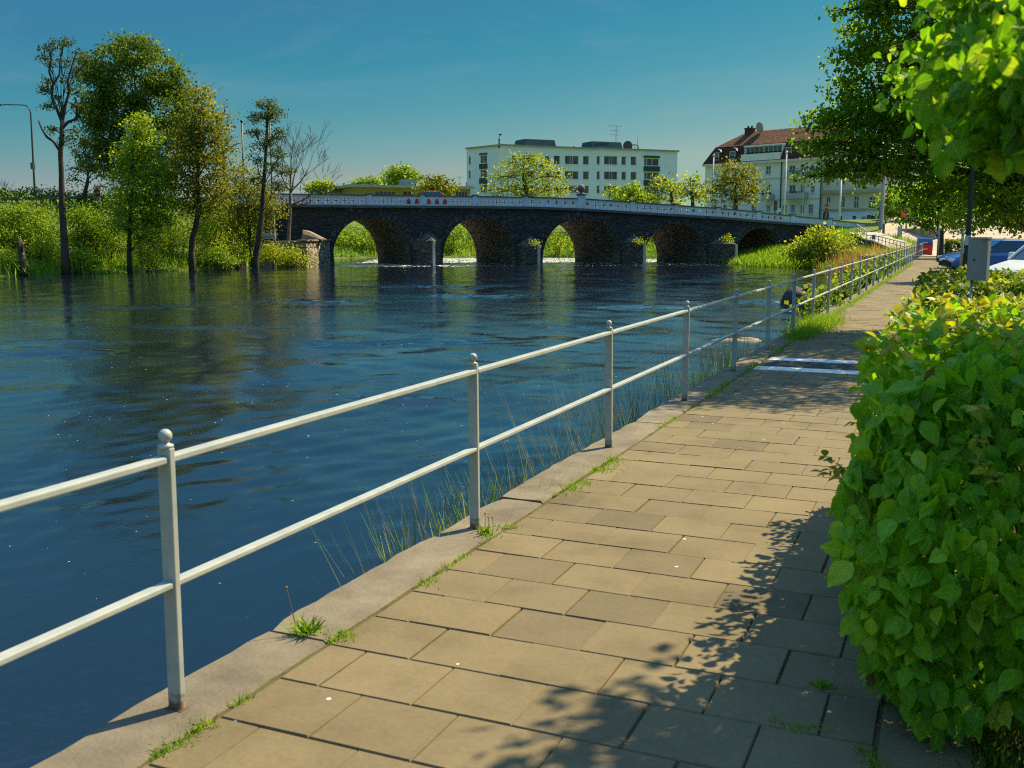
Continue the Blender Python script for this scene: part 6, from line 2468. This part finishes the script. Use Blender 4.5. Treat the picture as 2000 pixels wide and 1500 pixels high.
redp = surf('red_car_paint', (.42, .015, .02), .05, 1, .25, .0, spec=.6)
bluep = surf('blue_car_paint', (.02, .10, .34), .05, 1, .2, .0, spec=.7)
navyp = surf('navy_car_paint', (.012, .035, .13), .05, 1, .2, .0, spec=.7)
whitec = surf('white_van_paint', (.68, .70, .72), .04, 1, .25, .0, spec=.6)
x_, z_ = BR.xz(832, 403, 2.4)
rp = BR.w(x_, 2.4, interp(BBOT, x_) + .03)
car('red_car', 'red car driving over the bridge behind the white parapet', rp, BR.rz + math.pi, redp, H=1.5)
p = at(1852, 500, 44); car('blue_car', 'bright blue car parked nearest behind the clipped hedge', (p.x + 1.9, p.y + .7, -.05), math.radians(200), bluep)
p = at(1850, 500, 49); car('blue_car', 'dark blue car parked just beyond the bright blue one', (p.x + 1.8, p.y + .7, -.05), math.radians(200), navyp)
p = at(1940, 500, 23); car('white_van', 'white van with blue tinted windscreen parked behind the clipped hedge', (p.x + 1.95, p.y + 1.5, -.05), math.radians(218), whitec, L=4.7, Wd=1.85, H=1.86, van=True)


# ------------------------------------------------------------------ ramp, square and small things at the bridge end
def ramp():
    P = Plane(1655, 92, 1800, 79)
    root = P.root('ramp_wall', 'dark retaining wall of the ramp leading down from the bridge to the walkway', 'wall')
    st = stone_mat('ramp_stone', (.10, .085, .065), (.035, .03, .025), (.7, .4), .3)
    lo = [P.xz(a, b) for a, b in ((1660, 456), (1690, 469), (1710, 474), (1745, 489), (1800, 499))]
    b = MB()
    b.prism([(lo[0][0], -2.2), (lo[-1][0], -2.2)] + [(x, z) for x, z in reversed(lo)], 0, 2.6)
    b.build('wall', st, root)
    top = MB()
    for (x0, z0), (x1, z1) in zip(lo[:-1], lo[1:]):
        top.prism([(x0, z0), (x1, z1), (x1, z1 + .12), (x0, z0 + .12)], -.08, 2.7)
    top.build('ramp_slab', surf('ramp_concrete', (.42, .37, .29), .15, 1.5, .9), root)
    rl = thing('ramp_railing', 'light grey steel railing stepping down along the ramp from the bridge', 'railing', root.location, P.rz)
    def run(p0, p1, q0, q1, n):
        a, b_ = P.xz(*p0), P.xz(*p1)
        c, d_ = P.xz(*q0), P.xz(*q1)
        m = MB(); m.bar((a[0], .1, a[1]), (b_[0], .1, b_[1]), .06, .06)
        m.bar((a[0], .1, (a[1] + c[1]) / 2), (b_[0], .1, (b_[1] + d_[1]) / 2), .05, .05)
        m.build('handrail', galv, rl)
        for i in range(n + 1):
            t = i / n
            x = a[0] + (b_[0] - a[0]) * t
            m = MB(); m.bar((x, .1, c[1] + (d_[1] - c[1]) * t), (x, .1, a[1] + (b_[1] - a[1]) * t), .05, .05)
            m.build('post', galv, rl)
    run((1672, 439), (1691, 452), (1673, 452), (1691, 467), 4)
    run((1707, 460), (1765, 474), (1707, 471), (1765, 491), 8)
    run((1691, 460), (1707, 459), (1691, 470), (1707, 471), 2)
    m = MB()
    x0, z0 = P.xz(1700, 468); x1, z1 = P.xz(1707, 460)
    m.box(((x0 + x1) / 2, .14, (z0 + z1) / 2), (x1 - x0, .03, z1 - z0)); m.build('infill_panel', surf('panel_blue_grey', (.14, .19, .22), .1, 2, .6), rl)


ramp()


def square_things():
    terr = surf('terrace_wall_stone', (.36, .29, .20), .2, 1.5, .9)
    a, b_ = at(1722, 461, 98), at(1830, 459, 88)
    root = thing('terrace_wall', 'low pale stone terrace wall crossing the square behind the ramp', 'wall', (a.x, a.y, 0))
    m = MB((a.x, a.y, 0))
    g = min(ground_z(a), ground_z(b_))
    m.bar((a.x, a.y, g + .2), (b_.x, b_.y, g + .2), .5, 1.4)
    m.build('wall', terr, root)
    m = MB((a.x, a.y, 0)); m.bar((a.x, a.y, g + .96), (b_.x, b_.y, g + .96), .7, .12); m.build('coping', surf('terrace_coping', (.46, .39, .28), .1, 2, .9), root)
    # bin
    p = at(1805, 490, 77); p.z = .0
    root = thing('waste_bin', 'red and blue waste container at the far end of the walkway', 'bin', p, .2)
    m = MB(); m.box((0, 0, .42), (1.0, .9, .84), taper=1.05); m.build('body', surf('bin_red', (.45, .015, .02), .1, 2, .5), root, bevel=.04)
    m = MB(); m.box((0, 0, 1.06), (1.06, .95, .44), taper=.9); m.build('lid', surf('bin_blue', (.03, .14, .42), .1, 2, .4), root, bevel=.05)
    m = MB(); m.bar((-.4, -.5, .9), (.4, -.5, .9), .05, .05); m.build('handle', darkpole, root)
    # closed red parasol
    p = at(1727, 446, 108); p.z = ground_z(p) + .1
    root = thing('parasol', 'closed red parasol standing on the square beside the thick lamp post', 'parasol', p)
    m = MB(); m.lathe((0, 0, 0), [(.55, .3), (.62, .6), (.5, 1.2), (.28, 1.9), (.1, 2.3), (.02, 2.4)], 10); m.build('canopy', surf('parasol_red', (.6, .02, .02), .1, 2, .8), root, smooth=True)
    m = MB(); m.tube([(0, 0, 0), (0, 0, 2.5)], .04, 8); m.build('pole', whitep, root)
    m = MB(); m.lathe((0, 0, 0), [(.01, .1), (.35, .1), (.35, 0)], 12); m.build('base', darkpole, root)
    # orange sign boards by the farthest linden
    p = at(1763, 446, 101); p.z = ground_z(p) + .1
    root = thing('sign_board', 'orange red sign board standing beside the farthest linden trunk', 'sign', p, YAW)
    m = MB(); m.box((0, 0, 1.0), (.5, .06, 1.6)); m.build('board', surf('board_orange', (.55, .09, .03), .1, 2, .6), root)
    for x in (-.2, .2):
        m = MB(); m.box((x, .05, .9), (.05, .05, 1.8)); m.build('post', darkpole, root)
    # round no-entry sign on a pole before the beige house
    p = at(1613, 430, 118); p.z = ground_z(p)
    zt = at(1613, 395, 118).z
    root = thing('road_sign', 'red triangular and round road signs on a thin pole before the corner house', 'sign', p, YAW)
    m = MB(); m.tube([(0, 0, 0), (0, 0, zt - p.z)], .05, 8); m.build('pole', galv, root)
    m = MB(); m.prism([(-.30, zt - p.z - .5), (.30, zt - p.z - .5), (0, zt - p.z + .02)], -.10, -.06); m.build('warning_plate', surf('sign_red', (.36, .08, .03), .05, 2, .5), root)
    m = MB(); m.tube([(0, -.06, zt - p.z - .85), (0, -.10, zt - p.z - .85)], .25, 18); m.build('round_plate', surf('sign_red2', (.36, .07, .03), .05, 2, .5), root)
    # traffic light on the bridge end
    p = at(1513.5, 420, 112); p.z = 2.6
    z0, z1 = at(1513, 415, 112).z, at(1513, 391, 112).z
    root = thing('traffic_light', 'black traffic light standing behind the parapet by the white flagpole', 'traffic light', p, YAW)
    m = MB(); m.tube([(0, 0, 0), (0, 0, z1 - p.z)], .06, 8); m.build('pole', darkpole, root)
    m = MB(); m.box((0, -.12, z1 - p.z - .55), (.34, .26, 1.05)); ho = m.build('signal_head', darkpole, root, bevel=.03)
    for k, nm in enumerate(((.30, .02, .02), (.28, .16, .02), (.02, .18, .08))):
        m = MB(); m.tube([(0, -.25, z1 - p.z - .22 - .33 * k), (0, -.30, z1 - p.z - .22 - .33 * k)], .11, 12); m.build('lens', surf('signal_lens', nm, .1, 2, .2), ho)
    m = MB(); m.box((.35, 0, z0 - p.z + .25), (.5, .06, .35)); m.build('side_sign', whitep, root)
    # bollards on the square
    for i, (px, d) in enumerate(((1725, 92), (1755, 90), (1759, 90.5))):
        p = at(px, 462, d); p.z = ground_z(p) + .12
        m = MB(p); m.tube([p, p + Vector((0, 0, 1.0))], [.12, .10], 10); m.ball(p + Vector((0, 0, 1.0)), .11, 10)
        o = m.build('bollard', surf('bollard_green', (.06, .11, .10), .1, 2, .6) if i == 0 else galv)
        tag(o, ('green bollard beside the thick lamp post', 'left one of two short grey posts on the square', 'right one of two short grey posts on the square')[i], 'bollard')
    # slim posts by the far hedges
    for lab, px, d in (('pale slim post beside the far linden trunk', 1832, 66), ('pale slim post among the parked cars', 1879, 42)):
        p = at(px, 490, d); p.z = 0
        m = MB(p); m.tube([p, p + Vector((0, 0, 2.3 if d > 50 else 1.9))], .06, 8)
        tag(m.build('steel_post', galv, smooth=True), lab, 'post')
    p = at(1769.5, 450, 92); p.z = ground_z(p)
    m = MB(p); m.tube([p, p + Vector((0, 0, 5.2))], [.09, .07], 8)
    tag(m.build('steel_post', galv, smooth=True), 'tall thin grey post right of the farthest linden trunk', 'post')


square_things()


# ------------------------------------------------------------------ small growth by the kerb
def kerb_growth():
    P = []
    r = random.Random(6)
    # tufts in the kerb joint: (y0, y1, density, height)
    for y0, y1, n, w in ((2.35, 2.62, 120, .020), (2.75, 3.05, 60, .012), (3.05, 4.25, 650, .028), (4.3, 4.9, 60, .012), (4.95, 5.2, 130, .03), (5.5, 6.0, 240, .035), (6.0, 7.15, 650, .05), (7.2, 7.6, 60, .02), (8.0, 10.5, 260, .02),
                         (10.5, 16.4, 500, .03), (16.4, 17.2, 260, .08), (17.3, 20.6, 1200, .14), (20.6, 60, 2600, .05)):
        for i in range(int(n * 3)):
            P.append((-2.265 + r.gauss(0, w * 1.25) + (.03 if w > .1 else 0), r.uniform(y0, y1), -.012))
    P = np.array(P)
    cl = np.sin(P[:, 1] * 7.3 + 1) + np.sin(P[:, 1] * 3.1) + .8 * np.sin(P[:, 1] * 17)
    P = P[(cl > .15) | (P[:, 1] > 16)]
    far = P[:, 1] > 10
    h = np.where(far, .07, .026) * rng.uniform(.3, 1.6, len(P))
    big = (P[:, 1] > 16.3) & (P[:, 1] < 20.6)
    h = np.where(big, h * 2.2, h)
    clump = .5 + .5 * np.sin(P[:, 1] * 9) * np.sin(P[:, 1] * 23 + 1)
    h = h * (.55 + .9 * clump)
    o = blades('weeds', P, h, np.where(far, .010, .0045) if False else .006, LEAF['grass'], .75)
    tag(o, 'green grass and moss tufts growing in the joint along the kerb', 'weeds', kind='stuff')
    # tufts with leaves: a fern-like plant at a kerb joint and two dandelions
    for lab, y, x, n, hh in (('feathery green tuft growing from the kerb joint near the first post', 3.40, -2.40, 90, .085), ('ragged weed with brown seed stalks at the foot of the second post', 5.02, -2.33, 60, .05)):
        org = Vector((x, y, 0))
        Q = np.stack([x + rng.normal(0, .022, n), y + rng.normal(0, .022, n), np.zeros(n)], 1)
        D = rand_dirs(n) * .8; D[:, 2] = rng.uniform(.3, 1.2, n)
        root = thing('weed_plant', lab, 'plant', org)
        leaf_object('leaves', Q, D, rand_dirs(n, .5), hh * rng.uniform(.5, 1.3, n), .010, LEAF['grass'], root, org=org)
        s = MB(org)
        for k in range(3 if y > 5 else 1):
            a = org + Vector((r.gauss(0, .02), r.gauss(0, .02), 0))
            e = a + Vector((r.gauss(0, .03), r.gauss(0, .03), .10 if y > 5 else .2))
            s.tube(bezier(a, e, (.01, 0, 0), 4), .0018, 5); s.ball(e, .006, 6)
        s.build('stalks', surf('dry_stalk', (.25, .17, .09), .2), root)
    # tufts on the shaded slabs
    P = []
    for px, py, n in ((1605, 1340, 130), (1560, 1425, 40), (1600, 1425, 25), (1690, 1470, 60), (1710, 1495, 60), (1520, 1410, 20)):
        c = gp(px, py)
        for i in range(n): P.append((c.x + r.gauss(0, .022), c.y + r.gauss(0, .014), -.005))
    tag(blades('weeds', np.array(P), .035, .004, LEAF['grass'], 1.0), 'small moss tufts in the joints of the shaded slabs', 'weeds', kind='stuff')
    # lawn strip under the hedge
    n = 9000
    x = rng.uniform(.12, 1.6, n); y = rng.uniform(1.6, 3.7, n)
    P = np.stack([x, y, np.full(n, -.04)], 1)
    tag(blades('grass', P, .14, .007, LEAF['maple'], .7), 'dark shaded grass under the near hedge', 'grass', kind='stuff')
    # reeds on the river side of the kerb
    P, H = [], []
    for y0, y1, n, x0, x1, h0, h1 in ((4.15, 4.35, 6, -2.68, -2.62, 1.2, 1.32), (4.55, 4.85, 26, -2.72, -2.63, 1.18, 1.34), (5.0, 5.6, 90, -2.85, -2.64, 1.2, 1.55), (5.6, 6.3, 110, -2.8, -2.64, 1.15, 1.4), (6.3, 7.2, 60, -2.9, -2.64, 1.2, 1.6),
                                      (7.3, 10.6, 330, -3.1, -2.66, 1.15, 1.75), (10.6, 16.5, 520, -3.3, -2.7, .9, 1.7), (12.5, 14.5, 300, -3.1, -2.66, .8, 1.3)):
        for i in range(n):
            P.append((r.uniform(x0, x1), r.uniform(y0, y1), WATER - .05)); H.append(r.uniform(h0, h1))
    tint = np.clip(rng.beta(1.3, 1.3, len(P)), 0, 1)
    o = blades('reeds', np.array(P), np.array(H), .007, LEAF['reed'], .16, tint=tint)
    tag(o, 'thin green and straw coloured reeds standing in the water along the kerb', 'reeds', kind='stuff')
    P, H = [], []
    for y0, y1, n in ((4.7, 5.6, 70), (5.7, 6.4, 110), (11.5, 15.5, 260)):
        for i in range(n):
            P.append((r.uniform(-2.85, -2.63), r.uniform(y0, y1), WATER)); H.append(r.uniform(1.1, 1.34))
    o = blades('reeds', np.array(P), np.array(H), .014, LEAF['grass'], .10)
    tag(o, 'fresh green iris like leaves rising above the kerb edge', 'reeds', kind='stuff')


kerb_growth()
